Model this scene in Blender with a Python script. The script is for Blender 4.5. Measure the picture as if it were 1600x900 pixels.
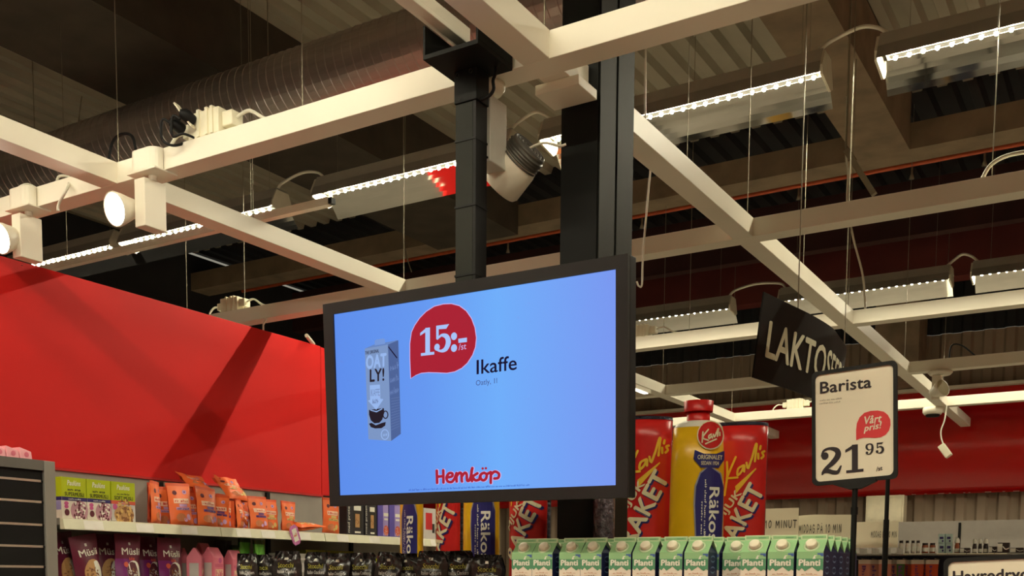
import bpy, bmesh, math, random
from mathutils import Vector, Matrix, noise
from math import pi, sin, cos, tan, atan2, radians as R

scene = bpy.context.scene
for o in list(bpy.data.objects): bpy.data.objects.remove(o)
COL = scene.collection

# ---------------------------------------------------------------- camera (calibrated from the two beam directions and the plumb wires)
F, PPY = 1620.2, 1037.9                      # focal length and principal row in pixels of the 1600x900 frame
PITCH, YAW, ROLL = -0.0853, 0.5468, 0.0069
CAM = Vector((0, 0, 1.6))
_cy, _sy, _cp, _sp = cos(YAW), sin(YAW), cos(PITCH), sin(PITCH)
FW = Vector((-_sy*_cp, _cy*_cp, _sp)); RT0 = Vector((_cy, _sy, 0)); UP0 = RT0.cross(FW)
RT = RT0*cos(ROLL) + UP0*sin(ROLL); UP = -RT0*sin(ROLL) + UP0*cos(ROLL)
cd = bpy.data.cameras.new('camera'); cam = bpy.data.objects.new('camera', cd); COL.objects.link(cam)
cd.sensor_width = 36; cd.sensor_fit = 'HORIZONTAL'; cd.lens = F*36/1600
cd.shift_y = (PPY-450)/1600; cd.clip_start = .05; cd.clip_end = 200
m = Matrix((RT, UP, -FW)).transposed().to_4x4(); m.translation = CAM; cam.matrix_world = m
scene.camera = cam

def ray(x, y): return RT*((x-800)/F) - UP*((y-PPY)/F) + FW
def atz(x, y, z): d = ray(x, y); return CAM + d*((z-CAM.z)/d.z)
def aty(x, y, Y): d = ray(x, y); return CAM + d*(Y/d.y)
def atx(x, y, X): d = ray(x, y); return CAM + d*(X/d.x)
def atd(x, y, d): return CAM + ray(x, y)*d
def atpl(x, y, p, n): d = ray(x, y); return CAM + d*((p-CAM).dot(n)/d.dot(n))

# ---------------------------------------------------------------- light of the hall as a whole
world = bpy.data.worlds.new('hall_ambience'); scene.world = world; world.use_nodes = True
world.node_tree.nodes['Background'].inputs[0].default_value = (1, .94, .76, 1)
world.node_tree.nodes['Background'].inputs[1].default_value = .27
scene.view_settings.view_transform = 'Standard'; scene.view_settings.look = 'None'
scene.view_settings.exposure = 0; scene.view_settings.gamma = 1
scene.view_settings.use_curve_mapping = False
LED_POWER = 1120.0; SPOT_POWER = 30.0

# ---------------------------------------------------------------- materials
def lin(c):
    return tuple((x/12.92 if x <= .04045 else ((x+.055)/1.055)**2.4) for x in (v/255 for v in c))
MC = {}
def mat(name, rgb, rough=.5, metal=0, var=.06, scale=14, bump=0, spec=.5, emit=None, es=0, coat=0, stretch=None, trans=0):
    if name in MC: return MC[name]
    m = bpy.data.materials.new(name); m.use_nodes = True; nt = m.node_tree; b = nt.nodes['Principled BSDF']
    c = lin(rgb)
    tc = nt.nodes.new('ShaderNodeTexCoord'); no = nt.nodes.new('ShaderNodeTexNoise'); no.inputs['Scale'].default_value = scale; no.inputs['Detail'].default_value = 4
    src = tc.outputs['Object']
    if stretch:
        mp = nt.nodes.new('ShaderNodeMapping'); mp.inputs['Scale'].default_value = stretch; nt.links.new(src, mp.inputs[0]); src = mp.outputs[0]
    nt.links.new(src, no.inputs['Vector'])
    rp = nt.nodes.new('ShaderNodeValToRGB')
    rp.color_ramp.elements[0].position = .3; rp.color_ramp.elements[1].position = .7
    rp.color_ramp.elements[0].color = tuple(max(0, x*(1-var)) for x in c)+(1,)
    rp.color_ramp.elements[1].color = tuple(min(1, x*(1+var)) for x in c)+(1,)
    nt.links.new(no.outputs['Fac'], rp.inputs[0]); nt.links.new(rp.outputs[0], b.inputs['Base Color'])
    b.inputs['Roughness'].default_value = rough; b.inputs['Metallic'].default_value = metal
    b.inputs['Specular IOR Level'].default_value = spec; b.inputs['Coat Weight'].default_value = coat
    if trans: b.inputs['Transmission Weight'].default_value = trans
    if bump:
        bp = nt.nodes.new('ShaderNodeBump'); bp.inputs['Strength'].default_value = bump; bp.inputs['Distance'].default_value = .01
        nt.links.new(no.outputs['Fac'], bp.inputs['Height']); nt.links.new(bp.outputs[0], b.inputs['Normal'])
    if emit:
        b.inputs['Emission Color'].default_value = lin(emit)+(1,); b.inputs['Emission Strength'].default_value = es
    MC[name] = m; return m
def glow(name, rgb, s=1):                     # what gives off light: screen pixels, diodes
    if name in MC: return MC[name]
    m = bpy.data.materials.new(name); m.use_nodes = True; nt = m.node_tree; b = nt.nodes['Principled BSDF']
    b.inputs['Base Color'].default_value = (0, 0, 0, 1); b.inputs['Specular IOR Level'].default_value = .1; b.inputs['Roughness'].default_value = .3
    b.inputs['Emission Color'].default_value = lin(rgb)+(1,); b.inputs['Emission Strength'].default_value = s
    MC[name] = m; return m

# ---------------------------------------------------------------- mesh helpers
class MB:
    def __init__(s): s.v = []; s.f = []; s.mi = []; s.cur = 0; s.sm = []
    def add(s, vs, fs, smooth=False):
        n = len(s.v); s.v += [tuple(x) for x in vs]
        for f in fs: s.f.append([n+i for i in f]); s.mi.append(s.cur); s.sm.append(smooth)
    def box(s, x0, x1, y0, y1, z0, z1):
        s.add([(x0,y0,z0),(x1,y0,z0),(x1,y1,z0),(x0,y1,z0),(x0,y0,z1),(x1,y0,z1),(x1,y1,z1),(x0,y1,z1)],
              [(3,2,1,0),(4,5,6,7),(0,1,5,4),(1,2,6,5),(2,3,7,6),(3,0,4,7)]); return s
    def bar(s, p, q, w, h, up=Vector((0,0,1))):          # box section bar from p to q
        p, q = Vector(p), Vector(q); d = (q-p).normalized(); a = d.cross(up)
        if a.length < 1e-4: a = d.cross(Vector((0,1,0)))
        a.normalize(); b = a.cross(d)
        vs = [c+a*(i*w/2)+b*(j*h/2) for c in (p, q) for i, j in ((-1,-1),(1,-1),(1,1),(-1,1))]
        s.add(vs, [(3,2,1,0),(4,5,6,7),(0,1,5,4),(1,2,6,5),(2,3,7,6),(3,0,4,7)]); return s
    def tube(s, pts, r, n=8, smooth=True, cap=True):
        pts = [Vector(p) for p in pts]; rs = r if isinstance(r, (list, tuple)) else [r]*len(pts)
        rings = []; a = None
        for i, p in enumerate(pts):
            d = (pts[min(i+1, len(pts)-1)]-pts[max(i-1, 0)]).normalized()
            if a is None:
                a = d.cross(Vector((0,0,1)));
                if a.length < .05: a = d.cross(Vector((1,0,0)))
            a = (a-d*a.dot(d)).normalized(); b = d.cross(a)
            rings.append([p+(a*cos(2*pi*k/n)+b*sin(2*pi*k/n))*rs[i] for k in range(n)])
        vs = [v for r_ in rings for v in r_]; fs = []
        for i in range(len(pts)-1):
            for k in range(n): fs.append((i*n+k, i*n+(k+1) % n, (i+1)*n+(k+1) % n, (i+1)*n+k))
        s.add(vs, fs, smooth)
        if cap: s.add(rings[0], [tuple(range(n))[::-1]]); s.add(rings[-1], [tuple(range(n))])
        return s
    def lathe(s, prof, n=20, M=None, smooth=True):         # prof: (r, z)
        vs = [Vector((r*cos(2*pi*k/n), r*sin(2*pi*k/n), z)) for r, z in prof for k in range(n)]
        if M: vs = [M @ v for v in vs]
        fs = [(i*n+k, i*n+(k+1) % n, (i+1)*n+(k+1) % n, (i+1)*n+k) for i in range(len(prof)-1) for k in range(n)]
        s.add(vs, fs, smooth); return s
    def prism(s, poly, fr, depth):                         # poly 2D in frame fr (matrix: x, z in plane, y depth)
        n = len(poly); vs = [fr @ Vector((x, 0, z)) for x, z in poly]+[fr @ Vector((x, depth, z)) for x, z in poly]
        s.add(vs, [tuple(range(n)), tuple(range(n, 2*n))[::-1]]+[(i, i+n, (i+1) % n+n, (i+1) % n) for i in range(n)]); return s
    def build(s, name, mats, parent=None, loc=None, label=None, cat=None, group=None, kind=None, bevel=0):
        me = bpy.data.meshes.new(name); me.from_pydata(s.v, [], s.f)
        if not isinstance(mats, (list, tuple)): mats = [mats]
        for m in mats: me.materials.append(m)
        for p, i, k in zip(me.polygons, s.mi, s.sm): p.material_index = i; p.use_smooth = k
        bm = bmesh.new(); bm.from_mesh(me); bmesh.ops.recalc_face_normals(bm, faces=bm.faces); bm.to_mesh(me); bm.free()
        me.update()
        o = bpy.data.objects.new(name, me); COL.objects.link(o)
        if bevel:
            b = o.modifiers.new('bevel', 'BEVEL'); b.width = bevel; b.segments = 2; b.limit_method = 'ANGLE'
        if loc is not None: o.location = loc
        if parent: o.parent = parent
        return tag(o, label, cat, group, kind)
def tag(o, label=None, cat=None, group=None, kind=None):
    if label: o['label'] = label
    if cat: o['category'] = cat
    if group: o['group'] = group
    if kind: o['kind'] = kind
    return o
def thing(name, label, cat, loc=(0,0,0), rz=0, group=None):
    e = bpy.data.objects.new(name, None); COL.objects.link(e); e.location = loc; e.rotation_euler = (0, 0, rz); e.empty_display_size = .05
    return tag(e, label, cat, group)
def dup(root, loc=None, rot=None, label=None, group=None):
    def cp(o, par):
        c = o.copy(); COL.objects.link(c); c.parent = par
        for ch in list(o.children): cp(ch, c)
        return c
    c = cp(root, root.parent)
    if loc is not None: c.location = loc
    if rot is not None: c.rotation_euler = rot
    if label: c['label'] = label
    if group: c['group'] = group
    return c

# ---- flat print: 2D shapes laid on a surface S(x, z) -> point
TC = {}
def text(s, bold=0., shear=0., space=1.):
    k = (s, bold, shear, space)
    if k not in TC:
        cu = bpy.data.curves.new('t', 'FONT'); cu.body = s; cu.size = 1; cu.shear = shear; cu.resolution_u = 3; cu.space_character = space+bold*1.2; cu.fill_mode = 'FRONT'
        o = bpy.data.objects.new('t', cu); me = bpy.data.meshes.new_from_object(o)
        g = ([(v.co.x, v.co.y) for v in me.vertices], [tuple(p.vertices) for p in me.polygons])
        if bold: g = merge(*[([(x+dx*bold, y+dy*bold) for x, y in g[0]], g[1]) for dx, dy in ((-1,0),(1,0),(0,-.7),(0,.7))])
        TC[k] = g; bpy.data.meshes.remove(me); bpy.data.objects.remove(o); bpy.data.curves.remove(cu)
    return TC[k]
def fit(g, x0, x1, z0, z1):
    xs = [p[0] for p in g[0]]; zs = [p[1] for p in g[0]]; a, b, c, d = min(xs), max(xs), min(zs), max(zs)
    return ([(x0+(p[0]-a)/(b-a)*(x1-x0), z0+(p[1]-c)/(d-c)*(z1-z0)) for p in g[0]], g[1])
def rot2(g, a, c=(0, 0)):
    return ([(c[0]+(x-c[0])*cos(a)-(z-c[1])*sin(a), c[1]+(x-c[0])*sin(a)+(z-c[1])*cos(a)) for x, z in g[0]], g[1])
def warp(g, f): return ([f(x, z) for x, z in g[0]], g[1])
def merge(*gs):
    v = []; f = []
    for g in gs: n = len(v); v += g[0]; f += [tuple(i+n for i in q) for q in g[1]]
    return (v, f)
def poly(pts): return ([tuple(p) for p in pts], [tuple(range(len(pts)))])
def rect(x0, x1, z0, z1): return poly([(x0,z0),(x1,z0),(x1,z1),(x0,z1)])
def disc(cx, cz, rx, rz=None, n=20): rz = rz or rx; return poly([(cx+rx*cos(2*pi*k/n), cz+rz*sin(2*pi*k/n)) for k in range(n)])
def ring(cx, cz, rx, rz, w, n=24, a0=0, a1=2*pi):
    v = []; f = []
    for k in range(n+1):
        a = a0+(a1-a0)*k/n; v += [(cx+rx*cos(a), cz+rz*sin(a)), (cx+(rx-w)*cos(a), cz+(rz-w)*sin(a))]
        if k: f.append((2*k-2, 2*k, 2*k+1, 2*k-1))
    return (v, f)
def smooth_pts(pts, n=6):
    out = []
    P = [Vector(p) for p in pts]
    for i in range(len(P)-1):
        p0, p1, p2, p3 = P[max(i-1,0)], P[i], P[i+1], P[min(i+2,len(P)-1)]
        for k in range(n):
            t = k/n; out.append(.5*((2*p1)+(p2-p0)*t+(2*p0-5*p1+4*p2-p3)*t*t+(3*p1-p0-3*p2+p3)*t**3))
    out.append(P[-1]); return out
def stroke(pts, w, n=6, caps=True):                        # brush stroke; w is one width or one per point
    P = smooth_pts([(p[0], p[1]) for p in pts], n); ws = w if isinstance(w, (list, tuple)) else [w]*len(pts)
    W = []
    for i in range(len(pts)-1): W += [ws[i]+(ws[i+1]-ws[i])*k/n for k in range(n)]
    W.append(ws[-1]); v = []; f = []
    for i, p in enumerate(P):
        d = P[min(i+1,len(P)-1)]-P[max(i-1,0)]; d = d.normalized() if d.length > 0 else Vector((1,0)); a = Vector((-d.y, d.x))*W[i]/2
        v += [tuple(p+a), tuple(p-a)]
        if i: f.append((2*i-2, 2*i-1, 2*i+1, 2*i))
    g = (v, f)
    if caps: g = merge(g, disc(P[0][0], P[0][1], W[0]/2, n=10), disc(P[-1][0], P[-1][1], W[-1]/2, n=10))
    return g
def wordbars(n, seed):                                     # print too small to read: letter-sized ticks in words
    rn = random.Random(seed); g = []; x = 0
    for _ in range(n):
        for k in range(rn.randint(3,8)):
            h = rn.choice((.55,.55,.6,.9)); g += [rect(x,x+.25,0,h), rect(x,x+.55,(h-.2)*rn.random(),(h-.2)*rn.random()+.2)]; x += .7
        x += .6
    return merge(*g)
def slab_digit(c):                                         # fat-face serif figures, unit height
    if c == '1': return merge(rect(.3,.56,0,1), rect(.06,.8,0,.1), poly([(.02,.74),(.3,.84),(.56,1),(.36,1),(.02,.84)]))
    if c == '2': return merge(disc(.2,.7,.14), stroke([(.08,.72),(.16,.9),(.4,.96),(.66,.86),(.7,.66),(.5,.42),(.2,.2),(.1,.04)], [.08,.09,.1,.2,.24,.2,.12,.08]),
                              stroke([(.12,.1),(.3,.14),(.52,.06),(.7,.06),(.82,.26)], [.1,.16,.16,.14,.07]))
    if c == '5': return merge(poly([(.14,.5),(.26,.5),(.26,.86),(.62,.84),(.76,1),(.14,1)]), disc(.18,.2,.13),
                              stroke([(.2,.5),(.4,.62),(.64,.54),(.72,.32),(.6,.1),(.36,.04),(.12,.14)], [.06,.1,.2,.25,.2,.09,.08]))
    if c == '9': return merge(stroke([(.42,.96),(.2,.86),(.16,.68),(.24,.5),(.42,.42),(.6,.5)], [.08,.18,.2,.16,.08,.06]),
                              stroke([(.42,.96),(.64,.86),(.7,.6),(.64,.24),(.42,.05),(.2,.08)], [.08,.16,.22,.2,.09,.08]), disc(.2,.18,.12))
def plane(fr, off=0):                                      # fr: matrix with local x, -y normal, z
    return lambda x, z: fr @ Vector((x, -off, z))
def decal(name, g, S, m, parent, cut=None, label=None):
    v, f = g
    if cut:                                                # slice long triangles so the print follows a bent surface
        bm = bmesh.new(); bv = [bm.verts.new((x, 0, z)) for x, z in v]
        for q in f:
            try: bm.faces.new([bv[i] for i in q])
            except ValueError: pass
        xs = [x for x, z in v]; c = math.floor(min(xs)/cut)*cut
        while c < max(xs):
            bmesh.ops.bisect_plane(bm, geom=bm.verts[:]+bm.edges[:]+bm.faces[:], plane_co=(c, 0, 0), plane_no=(1, 0, 0)); c += cut
        bm.verts.index_update(); v = [(b.co.x, b.co.z) for b in bm.verts]; f = [tuple(q.index for q in p.verts) for p in bm.faces]; bm.free()
    # overlapping strokes of one print get hair-thin layers so that no two faces coincide
    par = list(range(len(v)))
    def root(i):
        while par[i] != i: par[i] = par[par[i]]; i = par[i]
        return i
    for q in f:
        for i in q[1:]: par[root(i)] = root(q[0])
    bb = {}
    for i, (x, z) in enumerate(v):
        r = root(i); c = bb.get(r); bb[r] = (x,x,z,z) if c is None else (min(c[0],x),max(c[1],x),min(c[2],z),max(c[3],z))
    lay = {}; ks = list(bb)
    if len(ks) < 400:
        for n_, k in enumerate(ks):
            c = bb[k]; used = {lay[j] for j in ks[:n_] if bb[j][0] < c[1] and bb[j][1] > c[0] and bb[j][2] < c[3] and bb[j][3] > c[2]}
            lay[k] = next(l for l in range(99) if l not in used)
    e = max(max(x for x, z in v)-min(x for x, z in v), 1e-4)*.002; pts = []
    for i, (x, z) in enumerate(v):
        s0 = S(x, z); l = lay.get(root(i), 0)
        if l:
            nn = (S(x+e, z)-s0).cross(S(x, z+e)-s0)
            if nn.length > 0: s0 = s0+nn.normalized()*.00022*l
        pts.append(s0)
    b = MB(); b.add(pts, f)
    me = bpy.data.meshes.new(name); me.from_pydata(b.v, [], b.f); me.materials.append(m); me.update()
    o = bpy.data.objects.new(name, me); COL.objects.link(o); o.parent = parent
    if label: o['label'] = label
    return o
I4 = Matrix.Identity(4)
# ================================================================ STRUCTURE
white = mat('white_painted_aluminium', (236,230,212), .42, var=.025, scale=3)
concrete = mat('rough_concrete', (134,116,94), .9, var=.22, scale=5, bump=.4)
deckm = mat('galvanised_roof_sheet', (172,164,146), .62, .15, var=.1, scale=2)
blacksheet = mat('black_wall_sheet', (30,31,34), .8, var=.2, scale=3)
browns = mat('taupe_wall_sheet', (150,132,112), .6, .1, var=.08, scale=2)
redpaint = mat('red_wall_paint', (214,26,24), .62, var=.03, scale=1.2, spec=.3)
redgloss = mat('red_gloss_panel', (200,22,20), .16, var=.03, scale=1, spec=.6)
maroon = mat('maroon_steel', (92,30,24), .7, var=.15, scale=4)
copper = mat('red_sprinkler_pipe', (190,84,44), .45, .2, var=.1, scale=20)
blackm = mat('satin_black_metal', (17,18,17), .6, 0, spec=.2, var=.1, scale=10)
blackpl = mat('black_plastic', (20,20,21), .55, spec=.25, var=.1, scale=10)
greym = mat('grey_shelf_steel', (150,148,140), .45, .3, var=.05, scale=6)
wirem = mat('steel_wire', (150,142,122), .4, .6, var=.1)
cablem = mat('white_cable', (226,222,205), .5, var=.04)
floorm = mat('grey_floor_tile', (190,184,170), .4, var=.08, scale=3)

MB().box(-9,5,-5,11.9,-.06,0).build('floor', floorm, kind='structure', label='grey shop floor')
# corrugated roof sheet, ribs running away from the camera
def corrugated(axis0, axis1, pitch, depth, fn):
    b = MB(); x = axis0; prof = []
    while x < axis1:
        prof += [(x,0),(x+pitch*.38,0),(x+pitch*.5,depth),(x+pitch*.88,depth)]; x += pitch
    vs = []; fs = []
    for i, (x, d) in enumerate(prof):
        vs += fn(x, d)
        if i: fs.append((2*i-2, 2*i, 2*i+1, 2*i-1))
    b.add(vs, fs); return b
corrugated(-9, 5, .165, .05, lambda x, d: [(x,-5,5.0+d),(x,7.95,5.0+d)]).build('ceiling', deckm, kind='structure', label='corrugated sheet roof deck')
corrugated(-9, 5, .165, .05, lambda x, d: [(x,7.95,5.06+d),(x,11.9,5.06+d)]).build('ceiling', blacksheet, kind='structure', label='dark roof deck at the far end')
# far wall: taupe corrugated sheet below, black sheet above, glossy red band across
YW = 11.5
corrugated(-9, 5, .2, .03, lambda x, d: [(x,YW+.03-d,0),(x,YW+.03-d,4.08)]).build('wall_back', browns, kind='structure', label='taupe corrugated back wall')
corrugated(-9, 5, .2, .03, lambda x, d: [(x,YW+.02-d,4.08),(x,YW+.02-d,5.06)]).build('wall_back', blacksheet, kind='structure', label='black corrugated upper back wall')
b = MB(); prof = [(YW-.16+.10*(2*t-1)**2, 2.46+1.05*t) for t in [i/16 for i in range(17)]]
prof = [(YW,2.47)]+prof+[(YW,3.50)]
b.add([(x,y,z) for x in (-9,5) for y, z in prof], [(i,i+1,i+1+len(prof),i+len(prof)) for i in range(len(prof)-1)], True)
b.build('trim_1', redgloss, kind='structure', label='glossy bowed red fascia along the back wall')
rn = random.Random(5); chips = [rect(x, x+.012+.05*rn.random(), 2.466, 2.466+.004+.008*rn.random()) for x in [-2.3+.12*k+.08*rn.random() for k in range(13)]]
MB().box(-9,5,YW-.16,YW-.0,3.50,3.53).build('trim_2', white, kind='structure', label='pale strip on top of the red fascia')
MB().box(-9,-8.9,-5,11.9,0,5.0).build('wall_left', blacksheet, kind='structure')
MB().box(-9,5,-5.1,-5,0,5.0).build('wall_front', browns, kind='structure'); MB().box(5,5.1,-5,11.9,0,5.0).build('wall_right', browns, kind='structure')
MB().box(-9,5,-4.99,-4.9,2.4,3.5).build('trim_20', redgloss, kind='structure', label='red fascia on the wall behind the viewer'); MB().box(4.9,4.99,-5,11.4,2.4,3.5).build('trim_21', redgloss, kind='structure', label='red fascia along the right wall')
# worn spots along the lower edge of the fascia
for g_ in chips: decal('paint_chip', g_, lambda x, z: Vector((x,YW-.062-.12*(z-2.46),z)), white, bpy.data.objects['trim_1'])
# concrete roof beams
pb = atz(1345,95,4.62); pc = atz(230,80,4.62)
tn = 2
def trim(bld, m, lab):
    global tn; tn += 1
    return bld.build('trim_%d' % tn, m, kind='structure', label=lab)
ygb = aty(1300,205,8.0)
trim(MB().box(pb.x-.36,pb.x,-5,7.95,4.62,5.0), concrete, 'concrete roof beam running away over the lamps')
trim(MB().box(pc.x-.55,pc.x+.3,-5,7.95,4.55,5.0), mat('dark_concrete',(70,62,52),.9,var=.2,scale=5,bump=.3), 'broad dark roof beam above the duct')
trim(MB().box(-9,5,7.95,8.2,4.62,4.80), concrete, 'concrete cross beam')
trim(MB().box(-9,5,10.4,10.6,4.35,5.06), maroon, 'maroon steel girder')
trim(MB().box(-9,5,9.5,9.62,4.5,4.95), mat('dark_maroon_steel',(58,24,20),.8,var=.2,scale=4), 'dark maroon purlin')
pk = aty(1405,560,11.0)
trim(MB().box(pk.x-.22,pk.x+.2,10.9,11.3,3.53,5.06), concrete, 'concrete pier at the back wall')

# ---------------------------------------------------------------- suspended white beam grid
ZB, BH = 3.095, .079
AY = [(2.737,2.829),(4.566,4.658),(6.40,6.49),(8.095,8.187),(9.78,9.874)]
BX = [(-3.557,-3.461),(-1.642,-1.553)]
XL = [-6.2,-5.6,-5.6,-5.6,-5.6]
ordn = ['nearest to the screen post','behind the hanging screen','behind the curved black sign','second from the red fascia','right in front of the red fascia']
for i, (y0, y1) in enumerate(AY):
    segs = [XL[i]]+[v for bx in BX for v in bx]+[2.2]
    t = thing('ceiling_beam', 'long white cross beam of the hanging grid, '+ordn[i], 'beam', ((-1.6),(y0+y1)/2,ZB), 0, 'white beams of the hanging grid')
    MB().box(XL[i]+1.6,2.2+1.6,(y0-y1)/2,(y1-y0)/2,0,BH).build('box_section', white, t, bevel=.002)
for i, (x0, x1) in enumerate(BX):
    t = thing('ceiling_beam', ['white beam of the hanging grid with two spotlights at its crossing','white beam of the hanging grid that meets the black column'][i], 'beam', ((x0+x1)/2,2.8,ZB), 0, 'white beams of the hanging grid')
    ys = [-1]+[v for a in AY for v in a]+[11.2]
    for j in range(0, len(ys), 2):
        a, c = ys[j], ys[j+1]
        if i == 1 and a == 2.829:
            MB().box(x0-(x0+x1)/2, x1-(x0+x1)/2, a-2.8, 2.985-2.8, 0, BH).build('box_section', white, t, bevel=.002)
            a = 3.255
        MB().box(x0-(x0+x1)/2, x1-(x0+x1)/2, a-2.8, c-2.8, 0, BH).build('box_section', white, t, bevel=.002)
    if i == 1:
        MB().box(-.075,.075,2.86-2.8,2.983-2.8,-.03,-.0005).build('column_bracket', white, t, bevel=.002)
# slim track rail hung beside the grid, and the slim rail that runs into the screen bracket
pr0, pr1 = atz(-60,405,3.28), atz(516,321,3.28)
t = thing('track_rail', 'slim white track rail with a black end cap under the duct', 'rail', (pr1.x,pr1.y,3.28))
MB().box(pr0.x-pr1.x,0,-.018,.018,0,.034).build('rail', white, t); MB().box(.0,.02,-.014,.014,.004,.03).build('end_cap', blackpl, t)
for xx in (-.5,-1.9): MB().tube([(xx,0,.034),(xx,0,1.72)],.0015,5).build('hanger', wirem, t)
q0, q1 = atz(735,72,3.19), atz(600,-40,3.19)
t = thing('track_rail', 'slim white rail that ends on the black screen bracket', 'rail', (q0.x,q0.y,3.19))
MB().box(-.045,.0,q1.y-q0.y-.6,0,0,.05).box(-.02,.016,q1.y-q0.y-.6,-.0,-.012,0).build('rail', white, t, bevel=.002)
MB().tube([(-.02,-.6,.05),(-.02,-.6,1.81)],.0015,5).build('hanger', wirem, t)

# ---------------------------------------------------------------- black column
t = thing('steel_column', 'tall black steel column behind the hanging screen', 'column', (-1.585,3.12,0))
MB().box(-.066,.062,-.13,.125,0,5.0).build('core', blackm, t)
MB().box(.063,.067,-.122,-.012,.2,4.98).build('cover_plate', mat('black_cover_plate',(26,27,23),.6,spec=.25), t)
MB().box(.063,.067,.004,.122,.2,4.98).build('cover_plate', MC['black_cover_plate'], t)

# ---------------------------------------------------------------- LED trough lights
mirror = mat('bright_mirror_reflector', (235,232,225), .06, 1, var=.01)
housing = mat('grey_lamp_housing', (150,146,134), .5, .2, var=.05)
led = glow('led_diode', (255,246,215), LED_POWER); ledbar = glow('led_strip_board', (255,240,200), .5)
_d = MB().lathe([(0.0,.0575),(.007,.06),(.0095,.0675),(.0095,.0704)], 6).build('diode', led); DIODE = _d.data; bpy.data.objects.remove(_d)
def fixture(x0, x1, y, z, label, rz=0, lip=.03):
    t = thing('trough_light', label, 'light', ((x0+x1)/2,y,z), rz, 'mirror trough lights in rows')
    L = (x1-x0)/2
    def sh(name, pr, m, a=-L, c=L):
        b = MB(); n = len(pr); b.add([(x,p,q) for x in (a,c) for p, q in pr], [(i,i+1,i+1+n,i+n) for i in range(n-1)]); return b.build(name, m, t)
    sh('near_wing', [(-.125,lip),(-.095,.095)], housing)
    sh('top_cover', [(-.095,.0955),(-.06,.165),(.05,.165),(.075,.085)], mat('pale_lamp_cover',(176,172,158),.55,var=.04))
    curve = [(.028+.112*k/6, .075-.085*k/6-.03*(k/6)**2) for k in range(7)]
    sh('mirror_wing', curve, mirror); sh('near_mirror', [(-.03,.078),(-.085,.06),(-.12,.032)], mirror)
    MB().box(-L+.02,L-.02,-.03,.03,.076,.084).build('diode_tray', white, t)
    MB().box(-L+.04,L-.04,-.012,.012,.0705,.0755).build('led_board', ledbar, t)
    n = int(2*L/.062)
    for k in range(n):
        x = -L+.06+k*(2*L-.12)/(n-1); o = bpy.data.objects.new('diode', DIODE); COL.objects.link(o); o.parent = t; o.location = (x,0,0)
    for s in (-1, 1):
        e = MB(); pr = [(-.1,.03),(-.11,.07),(-.07,.15),(.04,.15),(.09,.03),(.05,.005)]
        e.add([(s*L,p,q) for p, q in pr]+[(s*(L+.012),p,q) for p, q in pr], [(0,1,2,3,4,5),(6,7,8,9,10,11)]+[(i,(i+1) % 6,(i+1) % 6+6,i+6) for i in range(6)])
        e.build('end_cap', mat('white_end_cap',(205,200,180),.5), t)
        MB().tube([(s*(L-.12),0,.165),(s*(L-.12),0,5.0-z)],.0013,5).build('suspension_wire', wirem, t)
    return t
row = [(-7.9,-6.6),(-6.5,-4.98),(-4.63,-3.18),(-2.97,-1.44),(-1.18,.35)]
lab = ['mirror trough light with its near end just above the red wall','mirror trough light above the red wall and the slim track rail','mirror trough light behind the black screen post','mirror trough light between column and roof beam, lamp end cabled to its neighbour','mirror trough light right of the concrete roof beam']
for (a, c), l in zip(row, lab): fixture(a, c, 5.24, 3.95, l)
for (a, c), l in zip([(-4.7,-3.3),(-2.85,-1.47),(-1.3,.2)], ['far mirror trough light right beside the hanging screen','far mirror trough light above the curved black sign','far mirror trough light at the end of the back row']): fixture(a, c, 9.2, 3.95, l)
for (a, c) in [(-6.4,-4.9),(-4.6,-3.1),(-2.9,-1.4),(-1.1,.4),(.7,2.2)]: fixture(a, c, .9, 4.1, 'mirror trough light of the row before the screen, outside the view', pi, .008)
for (a, c) in [(-6.4,-4.9),(-4.6,-3.1),(-2.9,-1.4),(-1.1,.4),(.7,2.2),(2.5,4.0)]: fixture(a, c, -2.0, 4.1, 'mirror trough light of the row behind the viewer', pi, .008)
for (a, c) in [(.95,2.45),(2.75,4.25)]: fixture(a, c, 8.6, 3.95, 'added trough light outside the view, brightening the far shelf', pi, .02)  # extra lamps added out of view to brighten the far wall shelf
# cables that loop from lamp to lamp
def cable(pts, r=.006, label='', m=cablem, name='cable', group='loose cables'):
    pts = smooth_pts3(pts); c = Vector(pts[0]); 
    return MB().tube([Vector(p)-c for p in pts], r, 6).build(name, m, loc=c, label=label, cat='cable', group=group)
def smooth_pts3(pts, n=6):
    P = [Vector(p) for p in pts]; out = []
    for i in range(len(P)-1):
        p0, p1, p2, p3 = P[max(i-1,0)], P[i], P[i+1], P[min(i+2,len(P)-1)]
        for k in range(n):
            u = k/n; out.append(.5*((2*p1)+(p2-p0)*u+(2*p0-5*p1+4*p2-p3)*u*u+(3*p1-p0-3*p2+p3)*u**3))
    out.append(P[-1]); return out
for (xa, xb), l in zip([(-4.98,-4.63),(-3.18,-2.97),(-1.44,-1.18)], ['white cable arched between lamps left of the screen post','white cable arched between lamps behind the black column','white cable arched between lamps below the concrete roof beam']):
    cable([(xa-.03,5.22,4.12),(xa+.02,5.22,4.155),((xa+xb)/2+.03,5.2,4.175),(xb-.02,5.2,4.155),(xb+.03,5.21,4.12)], .009, l)
for (xa, xb), l in zip([(-3.3,-2.85),(-1.47,-1.3)], ['white cable arched between far lamps beside the curved sign','white cable arched between far lamps above the curved sign']):
    cable([(xa-.03,9.19,4.12),(xa+.03,9.19,4.165),((xa+xb)/2,9.18,4.19),(xb-.02,9.18,4.165),(xb+.03,9.19,4.12)], .011, l)

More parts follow.
